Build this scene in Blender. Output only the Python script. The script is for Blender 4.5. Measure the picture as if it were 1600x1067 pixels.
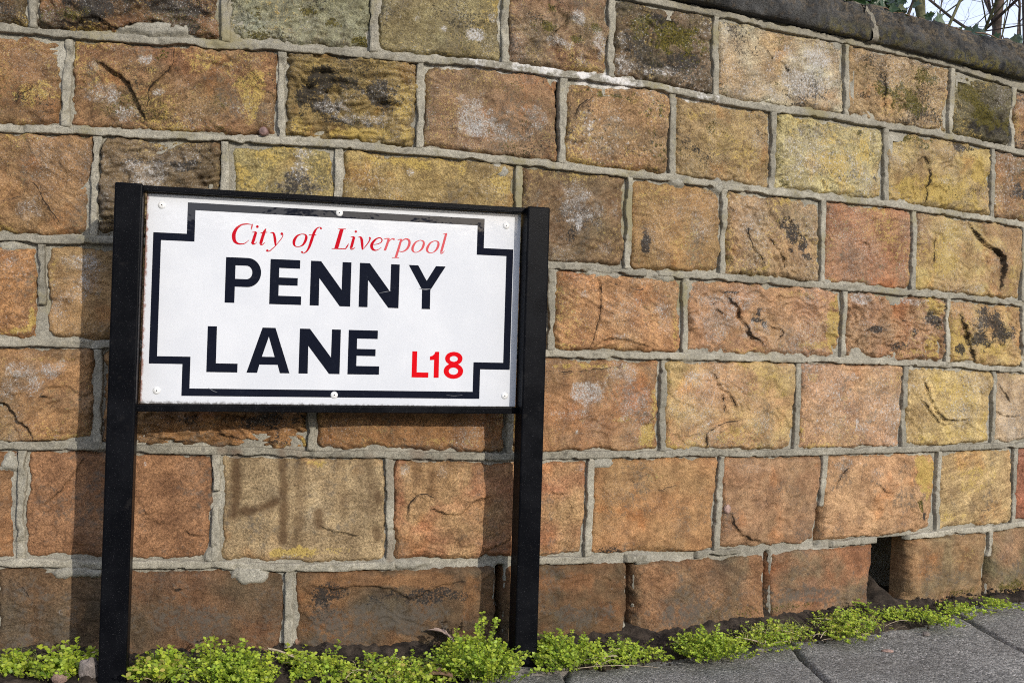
import bpy, math, random
import numpy as np
np.seterr(over='ignore')
from mathutils import Matrix, Vector
from mathutils.geometry import tessellate_polygon

for o in list(bpy.data.objects): bpy.data.objects.remove(o)
scene = bpy.context.scene
COL = scene.collection

# ------------------------------------------------------------------ camera
EYE = 0.59157
ROLL, PITCH = math.radians(1.70547613), math.radians(0.7555324)
cam = bpy.data.cameras.new('camera'); cam.sensor_width = 36.0; cam.lens = 36.0
cam.clip_start = 0.02; cam.clip_end = 2000
camo = bpy.data.objects.new('camera', cam); COL.objects.link(camo)
cr, sr, cp, sp = math.cos(ROLL), math.sin(ROLL), math.cos(PITCH), math.sin(PITCH)
def cvec(x, y, z):                        # camera right / up / forward -> world
    x, y = cr*x - sr*y, sr*x + cr*y
    y, z = cp*y + sp*z, -sp*y + cp*z
    return Vector((x, z, y))
r_, u_, f_ = cvec(1, 0, 0), cvec(0, 1, 0), cvec(0, 0, 1)
m = Matrix.Identity(4)
for i in range(3): m[i][0], m[i][1], m[i][2] = r_[i], u_[i], -f_[i]
m[0][3], m[1][3], m[2][3] = 0, 0, EYE
camo.matrix_world = m
scene.camera = camo
scene.render.resolution_x, scene.render.resolution_y = 1024, 682
scene.render.engine = 'CYCLES'
scene.cycles.use_denoising = False; scene.cycles.filter_width = 1.05
scene.cycles.max_bounces = 5; scene.cycles.diffuse_bounces = 3; scene.cycles.glossy_bounces = 2; scene.cycles.transmission_bounces = 3

# ------------------------------------------------------------------ sky, sun, exposure
SUN_AZ, SUN_EL = math.radians(37.5), math.radians(20.0)
to_sun = Vector((math.sin(SUN_AZ)*math.cos(SUN_EL), -math.cos(SUN_AZ)*math.cos(SUN_EL), math.sin(SUN_EL)))
world = bpy.data.worlds.new('World'); scene.world = world; world.use_nodes = True
wt = world.node_tree; wt.nodes.clear()
sky = wt.nodes.new('ShaderNodeTexSky'); sky.sky_type = 'NISHITA'; sky.sun_disc = False
sky.sun_elevation = SUN_EL; sky.sun_rotation = math.pi - SUN_AZ
sky.air_density = 1.0; sky.dust_density = 1.5; sky.ozone_density = 1.0
tc = wt.nodes.new('ShaderNodeTexCoord')
cn = wt.nodes.new('ShaderNodeTexNoise'); cn.inputs['Scale'].default_value = 2.2; cn.inputs['Detail'].default_value = 6
cr_ = wt.nodes.new('ShaderNodeValToRGB')
cr_.color_ramp.elements[0].position = 0.38; cr_.color_ramp.elements[1].position = 0.62
cr_.color_ramp.elements[0].color = (.20,.20,.20,1); cr_.color_ramp.elements[1].color = (.70,.70,.70,1)
mixw = wt.nodes.new('ShaderNodeMix'); mixw.data_type = 'RGBA'
mixw.inputs[7].default_value = (6.6, 7.1, 8.8, 1)
bg = wt.nodes.new('ShaderNodeBackground'); bg.inputs['Strength'].default_value = 0.15
wo = wt.nodes.new('ShaderNodeOutputWorld')
wt.links.new(tc.outputs['Generated'], cn.inputs['Vector'])
wt.links.new(cn.outputs['Fac'], cr_.inputs['Fac'])
wt.links.new(cr_.outputs['Color'], mixw.inputs[0])
wt.links.new(sky.outputs['Color'], mixw.inputs[6])
wt.links.new(mixw.outputs[2], bg.inputs['Color'])
wt.links.new(bg.outputs['Background'], wo.inputs['Surface'])

sun = bpy.data.lights.new('sun', 'SUN'); sun.energy = 2.55; sun.angle = math.radians(0.53); sun.color = (1.0, 0.945, 0.86)
suno = bpy.data.objects.new('sun', sun); COL.objects.link(suno)
suno.rotation_euler = to_sun.to_track_quat('Z', 'Y').to_euler(); suno.location = to_sun*30

scene.view_settings.view_transform = 'Standard'; scene.view_settings.look = 'None'
scene.view_settings.gamma = 1.0; scene.view_settings.use_curve_mapping = False
scene.view_settings.exposure = 0.34

# ------------------------------------------------------------------ measured layout (millimetres along the wall, height)
COURSES = {'Z': [(-100, 1366), (0, 1366), (1000, 1366), (1700, 1364), (1674, 1363), (1758, 1366), (1912, 1363), (2147, 1368), (2257, 1372), (2532, 1373), (2836, 1354), (3848, 1354)], 'A': [(-100, 1177), (307, 1177), (422, 1175), (540, 1174), (641, 1174), (742, 1175), (846, 1176), (937, 1178), (1065, 1175), (1196, 1181), (1335, 1180), (1457, 1180), (1585, 1181), (1680, 1178), (1795, 1173), (1943, 1173), (2118, 1183), (2263, 1183), (2497, 1187), (2664, 1185), (2842, 1179), (3848, 1179)], 'B': [(-100, 988), (314, 988), (447, 994), (586, 992), (707, 994), (831, 995), (943, 996), (1027, 993), (1158, 992), (1271, 988), (1364, 987), (1488, 986), (1592, 985), (1679, 987), (1743, 986), (1801, 982), (1944, 984), (2110, 986), (2315, 992), (2504, 990), (2715, 989), (2849, 984), (3848, 984)], 'C': [(-100, 781), (320, 781), (377, 782), (474, 786), (514, 788), (1381, 781), (1465, 779), (1610, 776), (1693, 777), (1790, 780), (1951, 778), (2097, 778), (2176, 778), (2352, 777), (2471, 777), (2679, 775), (2857, 772), (3848, 772)], 'D': [(-100, 586), (327, 586), (402, 589), (481, 589), (516, 588), (1382, 597), (1471, 597), (1627, 599), (1796, 600), (1984, 601), (2188, 602), (2358, 602), (2602, 599), (2747, 593), (2863, 592), (3848, 592)], 'E': [(-100, 393), (334, 393), (519, 396), (588, 390), (730, 391), (894, 388), (925, 389), (1103, 386), (1292, 384), (1392, 386), (1706, 387), (2011, 384), (2366, 385), (2612, 386), (2870, 390), (3848, 390)], 'F': [(-100, 174), (341, 174), (416, 175), (495, 171), (593, 171), (734, 172), (836, 166), (969, 166), (1074, 169), (1184, 170), (1320, 169), (1381, 168), (1489, 168), (1591, 164), (1721, 163), (1818, 166), (1985, 163), (2153, 165), (2306, 166), (2413, 166), (2617, 169), (2744, 169), (2878, 176), (3848, 176)], 'G': [(-100, -42), (358, -42), (862, -27), (974, -29), (1572, -31), (1718, -34), (1958, -21), (2124, -24), (2289, -20), (2418, -22), (2707, -36), (2884, -39), (3848, -39)]}
JOINTS = {0: [[124, 124], [359, 364], [715, 719], [999, 1005], [1268, 1272], [1506, 1508], [1769, 1775], [2164, 2168], [2542, 2539], [2787, 2787], [3117, 3117], [3395, 3395]], 1: [[430, 430], [828, 831], [1099, 1101], [1400, 1401], [1663, 1666], [1941, 1944], [2303, 2310], [2708, 2712], [2968, 2968], [3286, 3286], [3511, 3511]], 2: [[277, 277], [489, 486], [727, 729], [943, 946], [1308, 1309], [1560, 1562], [1808, 1808], [2100, 2101], [2414, 2414], [2844, 2846], [3116, 3116], [3423, 3423]], 3: [[397, 401], [636, 637], [890, 891], [1156, 1156], [1386, 1389], [1709, 1710], [2178, 2178], [2546, 2550], [2851, 2852], [3188, 3188], [3512, 3512]], 4: [[302, 302], [504, 508], [905, 909], [1301, 1305], [1657, 1661], [2037, 2036], [2395, 2393], [2737, 2734], [3016, 3016], [3252, 3252], [3489, 3489]], 5: [[375, 377], [729, 734], [1061, 1067], [1489, 1487], [1819, 1811], [2129, 2112], [2526, 2524], [2830, 2825], [3053, 3053], [3349, 3349]], 6: [[124, 124], [327, 327], [556, 559], [874, 877], [1295, 1295], [1591, 1595], [1962, 1962], [2736, 2719], [3043, 3043], [3314, 3314], [3592, 3592]]}
HOLE = [(2310, 173), (2422, 172), (2416, 3), (2291, 14)]
STONES = [
(0,[20,20,124,124],None),
(0,[124,124,359,364],((112,84,52),(70,58,40),{'r': 1.3},[('Y',346,1192,23,24,0.5),('K',323,1208,22,24,0.5)])),
(0,[359,364,715,719],((140,92,52),(78,58,40),{'r': 2.0,'s': (0.6,5)},[('K',477,1228,70,27,0.8),('K',606,1237,66,27,0.9),('K',655,1203,42,17,0.6),('M',431,1212,35,15,0.5),('M',383,1201,11,19,0.7),('l','L',7,40,[(397,1200),(437,1196),(477,1209),(519,1194),(554,1205),(589,1212),(626,1193),(680,1191),(710,1191)]),('Y',697,1231,14,31,0.4)])),
(0,[715,719,999,1005],((158,148,120),(128,118,88),{'r': 1.2,'p': 0.8},[('M',873,1251,25,13,0.8),('M',923,1230,20,11,0.8),('M',789,1196,37,9,0.8),('M',775,1243,17,15,0.5),('G',837,1223,99,38,0.4),('W',836,1242,74,38,0.28),('M',986,1203,25,10,0.7)])),
(0,[999,1005,1268,1272],((146,126,84),(128,106,68),{'r': 0.7},[('W',1209,1235,32,17,1.0),('W',1244,1276,16,13,0.6),('W',1144,1244,9,8,0.7),('W',1026,1262,10,10,0.5),('W',1084,1257,9,8,0.5),('G',1139,1225,79,39,0.3),('Y',1075,1199,52,26,0.3)])),
(0,[1268,1272,1506,1508],((150,104,74),(134,106,76),{'r': 1.7},[('W',1434,1298,24,16,0.9),('W',1392,1244,35,17,0.9),('W',1483,1253,21,33,0.75),('W',1436,1213,24,19,0.5),('W',1308,1204,14,13,0.5),('M',1371,1311,13,9,0.9),('M',1355,1270,26,19,0.7),('M',1428,1257,18,11,0.8),('M',1471,1286,15,11,0.7),('K',1352,1276,14,11,0.5),('l','R',7,30,[(1382,1328),(1404,1317),(1398,1282),(1370,1254),(1400,1226),(1437,1200)]),('G',1433,1330,44,13,0.7)])),
(0,[1506,1508,1769,1775],((124,94,66),(86,72,54),{'r': 1.5,'p': 0.5},[('K',1642,1311,75,35,0.85),('M',1676,1296,76,39,0.75),('M',1578,1302,40,30,0.6),('K',1694,1249,51,28,0.7),('W',1558,1209,35,25,0.7),('W',1629,1212,49,14,0.6),('W',1533,1267,15,34,0.5),('Y',1627,1288,66,28,0.25)])),
(0,[1769,1775,2164,2168],((172,134,92),(170,154,132),{'r': 1.0,'b': 7},[('W',2032,1264,112,63,0.78),('W',2090,1333,58,45,0.55),('W',1926,1218,57,29,0.5),('G',1861,1223,46,32,0.5),('G',2000,1326,39,45,0.4),('l','R',6,25,[(2068,1375),(2116,1345),(2138,1311),(2150,1266)]),('l','L',4,14,[(1914,1309),(1934,1286)]),('l','L',4,14,[(1958,1289),(1982,1266)])])),
(0,[2164,2168,2542,2539],((172,134,92),(150,116,78),{'r': 1.6,'p': 0.4},[('M',2388,1258,75,45,1.0),('M',2432,1326,60,23,0.6),('M',2274,1270,22,25,0.6),('K',2412,1239,66,32,0.75),('K',2284,1287,18,31,0.6),('K',2230,1250,26,12,0.5),('W',2216,1336,35,19,0.5),('W',2443,1352,72,10,0.45),('l','L',5,30,[(2301,1321),(2292,1256),(2303,1203)])])),
(0,[2542,2539,2787,2787],((108,94,66),(78,68,48),{'r': 1.6,'p': 0.5},[('K',2695,1248,104,42,0.8),('M',2669,1261,77,34,0.8),('M',2604,1311,50,42,0.6),('M',2786,1260,53,43,0.7),('K',2619,1221,35,17,0.8),('G',2731,1321,105,43,0.6)])),
(0,[2787,2787,3117,3117],None),
(0,[3117,3117,3395,3395],None),
(0,[3395,3395,3728,3728],None),
(1,[20,20,430,430],((158,106,60),(138,98,60),{'r': 1.3},[('Y',379,1055,46,34,0.55),('Y',364,1151,46,22,0.4),('K',351,1047,14,15,0.4),('G',378,1091,46,36,0.25),('l','L',5,30,[(373,1067),(354,1053),(340,1034)]),('W',330,1160,18,12,0.4)])),
(1,[430,430,828,831],((150,98,60),(140,104,66),{'r': 1.2,'b': 7},[('Y',682,1137,48,32,0.5),('Y',774,1093,43,62,0.62),('Y',660,1073,48,31,0.3),('Y',528,1102,24,17,0.4),('Y',593,1112,19,20,0.4),('W',569,1132,17,10,0.85),('W',595,1072,12,9,0.9),('W',503,1064,40,27,0.62),('W',536,1035,29,22,0.6),('W',480,1117,19,12,0.5),('W',784,1144,22,17,0.45),('W',745,1054,36,25,0.4),('W',647,1091,24,25,0.4),('G',481,1105,35,43,0.6),('G',562,1147,30,20,0.6),('M',607,1144,14,12,0.5),('K',493,1100,12,25,0.3),('l','L',9,55,[(482,1128),(506,1115),(540,1093),(558,1061),(578,1019)]),('l','R',6,40,[(628,1168),(624,1133),(613,1111),(585,1081),(580,1044)])])),
(1,[828,831,1099,1101],((158,124,62),(128,100,56),{'r': 1.6,'s': (1.3,4)},[('K',927,1116,60,28,1.0),('K',878,1087,32,38,0.9),('K',1015,1104,51,33,0.7),('K',903,1064,50,18,0.8),('K',960,1042,63,13,0.6),('W',979,1050,63,15,0.75),('W',928,1066,50,13,0.6),('W',1078,1122,8,26,0.5),('W',958,1093,75,20,0.45),('Y',1066,1082,20,58,0.85),('Y',980,1018,101,15,0.85),('Y',868,1024,25,25,0.6),('Y',876,1138,37,13,0.4),('l','R',12,60,[(841,1158),(901,1156),(975,1164),(1038,1162),(1087,1152)])])),
(1,[1099,1101,1400,1401],((156,110,74),(138,104,74),{'r': 1.0,'b': 7},[('W',1217,1070,46,52,0.68),('W',1204,1043,37,26,0.7),('W',1333,1081,39,29,0.5),('W',1265,1035,83,18,0.5),('G',1291,1077,84,50,0.6),('G',1224,1051,68,39,0.5),('W',1141,1163,10,8,0.6),('W',1234,1156,68,13,0.3)])),
(1,[1400,1401,1663,1666],((160,114,72),(144,108,70),{'r': 1.0,'b': 8},[('M',1506,1150,62,10,0.85),('M',1632,1121,13,22,0.6),('Y',1560,1147,63,11,0.4),('W',1460,1074,19,35,0.72),('W',1523,1097,18,8,0.5),('G',1523,1074,70,35,0.5),('W',1602,1048,32,28,0.25),('l','R',5,30,[(1426,1084),(1439,1119),(1483,1141),(1560,1147),(1608,1132),(1633,1108)])])),
(1,[1663,1666,1941,1944],((168,130,84),(158,124,78),{'r': 1.2,'p': 0.4},[('Y',1857,1063,74,43,0.5),('Y',1751,1079,52,43,0.35),('W',1768,1088,28,43,0.35),('K',1726,1055,14,14,0.6),('M',1758,1109,17,17,0.4),('G',1793,1127,53,17,0.5),('G',1804,1064,36,29,0.4),('Y',1715,1132,34,17,0.5)])),
(1,[1941,1944,2303,2310],((180,156,100),(164,142,98),{'r': 1.3},[('Y',2151,1074,118,64,0.8),('Y',2234,1146,44,39,0.5),('W',2019,1066,60,60,0.55),('W',2194,1040,87,25,0.5),('G',2056,1139,71,27,0.75),('G',2257,1118,31,39,0.5),('W',2108,1115,84,30,0.4),('K',2272,1052,18,13,0.9),('M',2208,1151,13,9,0.8),('M',1981,1010,19,15,0.5),('l','R',5,25,[(2289,1137),(2280,1097),(2259,1063),(2286,1042)])])),
(1,[2303,2310,2708,2712],((182,148,86),(158,122,76),{'r': 1.5},[('Y',2514,1042,149,52,0.9),('Y',2662,1108,41,67,0.9),('Y',2373,1028,46,40,0.6),('W',2346,1121,37,35,0.5),('W',2535,1144,74,23,0.45),('M',2379,1165,70,13,0.8),('M',2450,1158,24,19,0.6),('K',2596,1164,50,15,0.7),('S',2441,1075,38,52,0.9),('l','L',7,25,[(2394,1078),(2412,1109),(2440,1122),(2459,1105),(2456,1052),(2448,1006)]),('W',2514,1067,49,13,0.5)])),
(1,[2708,2712,2968,2968],((156,106,60),(120,88,54),{'r': 1.2},[('K',2819,1073,43,24,0.6),('G',2817,1143,53,52,0.5)])),
(1,[2968,2968,3286,3286],None),
(1,[3286,3286,3511,3511],None),
(1,[3511,3511,3728,3728],None),
(2,[20,20,277,277],None),
(2,[277,277,489,486],((160,112,68),(146,106,66),{'r': 1.4},[('W',386,831,32,31,0.5),('S',381,830,34,42,0.6),('G',383,940,57,24,0.3),('l','R',6,60,[(285,837),(329,855),(351,861),(371,887),(382,885),(399,856),(415,832),(433,805)]),('Y',337,955,22,12,0.3),('W',423,918,16,15,0.3)])),
(2,[489,486,727,729],((128,98,66),(110,86,58),{'r': 1.8,'s': (1.2,10)},[('W',582,908,59,17,0.75),('W',605,931,48,10,0.6),('W',664,956,17,10,0.5),('W',557,925,47,12,0.5),('K',652,936,36,12,0.6),('K',592,939,60,7,0.5),('Y',609,977,36,10,0.4),('G',522,930,14,37,0.4)])),
(2,[727,729,943,946],((156,130,74),(142,122,76),{'r': 1.0},[('Y',808,964,61,22,0.6),('Y',773,918,32,31,0.6),('G',883,918,62,40,0.95),('K',871,911,42,30,0.55),('W',876,946,42,28,0.55),('W',882,974,49,10,0.45),('Y',926,952,10,32,0.5)])),
(2,[943,946,1308,1309],((162,128,70),(148,116,68),{'r': 0.8,'b': 8},[('Y',1082,972,117,15,0.65),('Y',1268,943,25,39,0.65),('Y',1161,948,80,32,0.35),('Y',982,955,25,32,0.4),('W',1083,947,10,10,0.6),('G',1214,959,54,39,0.3),('l','R',3,30,[(1010,932),(1009,957),(1021,977)])])),
(2,[1308,1309,1560,1562],((138,100,66),(120,94,66),{'r': 1.2},[('W',1461,899,75,47,0.5),('W',1501,820,40,19,0.45),('W',1425,876,10,4,1.0),('W',1444,870,6,12,1.0),('W',1466,888,12,4,1.0),('W',1438,937,59,34,0.35),('K',1447,884,75,40,0.4),('G',1454,885,90,81,0.6),('Y',1350,970,28,11,0.4),('K',1426,842,15,19,0.4)])),
(2,[1560,1562,1808,1808],((166,118,66),(152,112,66),{'r': 1.0},[('Y',1690,847,85,56,0.4),('W',1749,880,35,43,0.5),('W',1729,949,41,20,0.45),('K',1603,845,14,28,0.85),('G',1601,861,22,34,0.6),('G',1622,939,49,19,0.4),('W',1589,957,25,19,0.3)])),
(2,[1808,1808,2100,2101],((170,126,84),(152,120,86),{'r': 1.4,'s': (0.8,-48)},[('K',2005,893,31,33,0.85),('K',2035,866,16,21,0.8),('K',1993,852,14,10,0.7),('K',2052,844,18,9,0.7),('K',1979,913,27,13,0.5),('W',1910,863,47,44,0.5),('W',1872,911,33,36,0.5),('G',2013,931,70,45,0.6),('Y',1922,806,19,12,0.6),('Y',2057,928,20,60,0.3),('l','L',5,25,[(1872,897),(1883,854),(1912,827),(1922,798)]),('l','L',5,25,[(1928,887),(1948,859),(1978,832),(1991,795)])])),
(2,[2100,2101,2414,2414],((166,106,68),(156,108,74),{'r': 0.9},[('W',2181,823,86,18,0.3),('G',2230,935,88,28,0.35),('Y',2140,792,21,9,0.6),('l','L',3,16,[(2210,890),(2243,889),(2259,875)])])),
(2,[2414,2414,2844,2846],((182,148,82),(158,116,74),{'r': 1.2},[('Y',2520,878,99,82,0.6),('Y',2592,950,75,23,0.5),('Y',2801,847,37,52,0.5),('S',2722,859,73,51,0.8),('S',2771,956,69,31,0.7),('G',2594,883,40,50,0.4),('W',2673,801,36,13,0.6),('l','L',11,40,[(2621,974),(2647,951),(2681,920),(2733,902),(2758,875),(2754,826),(2740,791)]),('l','L',4,16,[(2494,925),(2485,859)])])),
(2,[2844,2846,3116,3116],((150,106,62),(130,96,60),{'r': 1},[])),
(2,[3116,3116,3423,3423],None),
(2,[3423,3423,3728,3728],None),
(3,[20,20,397,401],((178,118,64),(166,112,64),{'r': 1.1},[('W',342,735,13,10,0.5),('Y',360,612,29,10,0.9),('Y',382,637,7,19,0.8),('W',332,761,18,6,0.5)])),
(3,[397,401,636,637],((170,122,72),(158,118,74),{'r': 1.1},[('W',458,743,35,19,0.55),('W',449,682,46,36,0.5),('W',493,732,26,49,0.45),('Y',418,729,11,61,0.4),('W',426,656,11,30,0.4)])),
(3,[636,637,890,891],((166,118,72),(150,112,70),{'r': 1},[])),
(3,[890,891,1156,1156],((160,112,70),(150,112,70),{'r': 1},[])),
(3,[1156,1156,1386,1389],((166,118,72),(150,112,70),{'r': 1},[])),
(3,[1386,1389,1709,1710],((182,122,74),(168,120,76),{'r': 1.2,'b': 8},[('W',1459,723,18,12,0.6),('W',1574,701,64,41,0.42),('W',1663,678,33,56,0.42),('W',1545,639,22,11,0.55),('Y',1688,665,13,56,0.6),('Y',1433,615,44,8,0.5),('W',1596,758,64,11,0.4),('l','L',6,26,[(1485,762),(1498,741),(1496,705),(1491,657),(1475,609)]),('l','R',4,22,[(1511,753),(1557,744),(1596,741),(1644,753)]),('l','L',4,26,[(1470,605),(1515,631),(1561,630),(1616,620)])])),
(3,[1709,1710,2178,2178],((182,124,82),(170,124,82),{'r': 1.6},[('W',1799,683,90,57,0.55),('W',1869,730,74,23,0.45),('W',1908,659,57,35,0.4),('Y',2143,698,29,76,0.8),('Y',2020,752,80,12,0.5),('Y',2083,635,83,12,0.6),('K',1910,705,9,15,1.0),('K',1907,688,21,6,0.9),('K',1930,678,9,7,0.9),('K',1832,747,25,4,0.8),('W',2061,709,82,60,0.3),('l','L',9,30,[(1823,736),(1855,712),(1874,679),(1893,651),(1927,637)]),('l','R',4,20,[(1956,638),(1984,664),(1945,678)]),('l','L',5,14,[(1794,707),(1819,700)]),('l','R',4,22,[(1745,724),(1771,713),(1806,727)])])),
(3,[2178,2178,2546,2550],((168,114,76),(158,116,80),{'r': 2.0,'p': 1.2},[('W',2237,756,55,19,0.8),('W',2406,757,59,14,0.8),('Y',2489,745,48,41,0.7),('Y',2492,647,48,41,0.6),('Y',2410,629,47,13,0.5),('K',2483,712,39,21,0.9),('K',2286,680,31,8,0.7),('K',2420,685,19,16,0.7),('K',2363,643,46,14,0.5),('W',2397,680,19,22,0.6),('l','R',7,22,[(2373,707),(2408,701),(2436,686),(2428,665)]),('l','L',5,30,[(2407,704),(2455,687),(2491,688),(2526,714)])])),
(3,[2546,2550,2851,2852],((182,144,82),(172,122,76),{'r': 1.4,'s': (0.7,0)},[('Y',2589,667,50,83,0.6),('K',2688,721,67,34,0.85),('K',2754,689,63,34,0.9),('K',2677,670,51,24,0.7),('K',2595,642,25,17,0.7),('Y',2717,646,104,34,0.6),('S',2818,726,43,69,0.7),('W',2807,674,26,43,0.4),('l','L',8,30,[(2599,754),(2592,717),(2626,676),(2646,635),(2672,599)])])),
(3,[2851,2852,3188,3188],((170,112,72),(150,112,70),{'r': 1},[])),
(3,[3188,3188,3512,3512],None),
(3,[3512,3512,3728,3728],None),
(4,[20,20,302,302],None),
(4,[302,302,504,508],((172,118,70),(154,114,74),{'r': 1.3,'b': 8},[('W',385,534,57,19,0.62),('W',430,541,35,17,0.55),('W',352,503,28,30,0.5),('W',397,510,16,17,0.6),('G',421,492,58,30,0.4),('Y',395,558,80,7,0.4),('l','L',8,30,[(309,474),(342,470),(365,443),(386,428),(392,401)]),('l','L',4,14,[(405,488),(421,486)])])),
(4,[504,508,905,909],((160,106,56),(138,98,56),{'r': 1.9,'s': (0.5,0)},[('K',837,453,49,25,0.7),('K',789,446,36,15,0.5),('K',668,449,36,10,0.4),('K',851,409,49,10,0.5),('Y',900,410,12,13,0.7),('l','L',5,18,[(592,417),(634,413),(676,406)]),('l','L',5,18,[(729,425),(778,414),(851,409)])])),  # the black blots on this stone are painted shade
(4,[905,909,1301,1305],((160,104,56),(146,100,56),{'r': 1.0},[('Y',1178,413,107,10,0.4),('G',998,437,38,38,0.3),('W',1074,413,51,10,0.2)])),
(4,[1301,1305,1657,1661],((172,110,62),(160,114,74),{'r': 1.1,'b': 8},[('W',1473,515,45,30,0.85),('W',1547,564,63,25,0.6),('W',1438,474,37,9,0.6),('W',1588,503,48,41,0.55),('W',1513,454,40,19,0.4),('G',1542,509,78,41,0.45),('Y',1623,427,26,28,0.9),('Y',1637,482,13,55,0.6),('Y',1479,573,91,8,0.7),('Y',1543,461,47,7,0.5),('W',1451,434,4,5,1.0),('l','R',5,40,[(1377,560),(1435,561),(1494,567),(1555,577)]),('l','L',4,14,[(1622,448),(1629,462),(1644,469)])])),
(4,[1657,1661,2037,2036],((184,130,84),(180,142,86),{'r': 1.2,'b': 9},[('W',1718,511,62,70,0.42),('Y',1931,542,77,53,0.45),('W',1914,469,76,58,0.45),('Y',1843,426,82,32,0.5),('W',1751,554,35,23,0.4),('l','L',6,30,[(1792,566),(1807,536),(1840,512),(1855,476)]),('l','R',8,30,[(1779,395),(1777,426),(1793,443),(1820,455),(1860,462)]),('l','L',4,18,[(1813,526),(1822,498),(1820,476)])])),
(4,[2037,2036,2395,2393],((180,128,90),(174,128,88),{'r': 0.9,'b': 9},[('W',2149,530,85,55,0.48),('W',2300,515,68,63,0.38),('W',2111,438,52,30,0.45),('W',2259,445,31,22,0.5),('Y',2086,559,41,21,0.4),('G',2172,469,64,31,0.3),('S',2358,484,37,79,0.5),('l','R',4,25,[(2298,581),(2354,576),(2378,548)])])),
(4,[2395,2393,2737,2734],((190,154,92),(176,138,84),{'r': 1.3},[('Y',2582,534,100,60,0.6),('Y',2561,418,151,23,0.5),('W',2461,533,33,49,0.4),('W',2682,552,36,40,0.5),('G',2596,492,65,23,0.6),('K',2608,484,30,13,0.35),('l','L',7,30,[(2459,572),(2485,525),(2510,484),(2548,459),(2629,461)]),('l','L',5,16,[(2449,516),(2499,471),(2531,448),(2572,448)]),('Y',2699,433,21,51,0.7)])),
(4,[2737,2734,3016,3016],((190,156,124),(180,140,100),{'r': 1},[('W',2814,467,67,69,0.5),('l','L',4,20,[(2759,553),(2808,505)]),('l','L',4,20,[(2748,484),(2788,467),(2841,470)])])),
(4,[3016,3016,3252,3252],None),
(4,[3252,3252,3489,3489],None),
(4,[3489,3489,3728,3728],None),
(5,[20,20,375,377],((156,102,60),(140,96,60),{'r': 0.9},[('W',359,371,11,10,0.8)])),
(5,[375,377,729,734],((158,104,64),(148,98,62),{'r': 0.9,'b': 6},[('G',463,269,58,61,0.3),('S',674,283,48,61,0.3),('W',597,363,5,7,1.0),('G',597,258,12,49,0.5),('W',697,308,17,9,0.35),('l','L',4,16,[(675,237),(693,228),(714,228)]),('l','R',3,16,[(598,233),(607,215)]),('l','R',3,30,[(485,372),(455,323),(416,281)]),('l','L',3,16,[(597,282),(605,264)])])),
(5,[729,734,1061,1067],((176,140,98),(156,124,88),{'r': 0.8},[('Y',913,370,37,10,0.6),('Y',870,195,37,12,0.8),('Y',956,198,62,10,0.4),('W',870,188,17,12,0.5),('G',808,210,36,12,0.4),('S',1026,323,38,76,0.3),('l','L',3,16,[(929,248),(954,238),(1004,229)])])),
(5,[1061,1067,1489,1487],((166,102,64),(172,126,80),{'r': 1.1,'b': 8},[('S',1154,343,66,51,0.8),('W',1166,355,26,18,0.45),('W',1091,359,10,10,0.6),('S',1123,285,32,31,0.7),('G',1210,223,13,23,0.5),('l','R',5,40,[(1102,252),(1100,279),(1110,301),(1131,311),(1155,300)]),('l','L',6,20,[(1145,281),(1169,275),(1195,265)]),('l','L',4,20,[(1195,265),(1215,278),(1234,295),(1268,307)]),('l','L',4,14,[(1397,315),(1414,306),(1436,306)]),('W',1463,360,12,13,0.5),('l','L',3,20,[(1251,193),(1305,211),(1318,231)])])),
(5,[1489,1487,1819,1811],((182,122,70),(168,120,72),{'r': 0.9,'b': 7},[('S',1610,324,98,22,0.5),('W',1548,305,47,27,0.3),('Y',1625,337,65,11,0.35),('K',1537,183,39,10,0.5),('G',1591,187,48,14,0.5),('l','R',3,22,[(1586,334),(1634,309),(1708,322)])])),
(5,[1819,1811,2129,2112],((168,116,78),(160,116,80),{'r': 1.2,'b': 9},[('W',1918,352,57,18,0.35),('S',2015,305,80,59,0.4),('G',1885,251,37,43,0.3),('W',2039,200,40,21,0.2),('l','L',6,30,[(1849,253),(1857,224),(1887,199),(1939,183)]),('l','R',3,20,[(1862,281),(1892,302),(1939,293),(1950,249),(1923,213)]),('l','L',4,14,[(2040,170),(2083,171),(2099,189)])])),
(5,[2129,2112,2526,2524],((186,132,88),(176,128,86),{'r': 1.3,'b': 9},[('G',2181,323,47,61,0.55),('W',2187,353,64,18,0.45),('W',2307,335,45,16,0.4),('Y',2480,322,53,81,0.8),('G',2470,265,24,49,0.7),('M',2459,241,19,32,0.6),('K',2477,216,12,16,0.7),('l','R',8,26,[(2401,356),(2421,315),(2428,267),(2453,229),(2472,205)]),('l','L',4,16,[(2308,303),(2326,282),(2358,281)]),('l','R',4,22,[(2158,270),(2177,323),(2208,345)])])),
(5,[2526,2524,2830,2825],((186,150,98),(174,134,86),{'r': 1.0},[('Y',2665,316,103,67,0.5),('Y',2593,210,75,20,0.5),('G',2718,255,78,24,0.3),('l','R',4,25,[(2615,309),(2641,258),(2693,222),(2757,228)]),('S',2771,210,42,27,0.6)])),
(5,[2830,2825,3053,3053],((166,96,66),(140,86,60),{'r': 1.6},[])),
(5,[3053,3053,3349,3349],None),
(5,[3349,3349,3728,3728],None),
(6,[20,20,124,124],None),
(6,[124,124,327,327],None),
(6,[327,327,556,559],((132,94,62),(98,80,62),{'r': 1.0},[('G',412,76,69,48,0.55),('G',470,39,35,36,0.6),('G',368,28,45,30,0.6),('S',481,75,16,24,-0.6),('W',452,81,12,10,0.4),('l','R',3,25,[(370,142),(393,118),(409,90)]),('S',396,28,16,10,-0.8)])),
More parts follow.
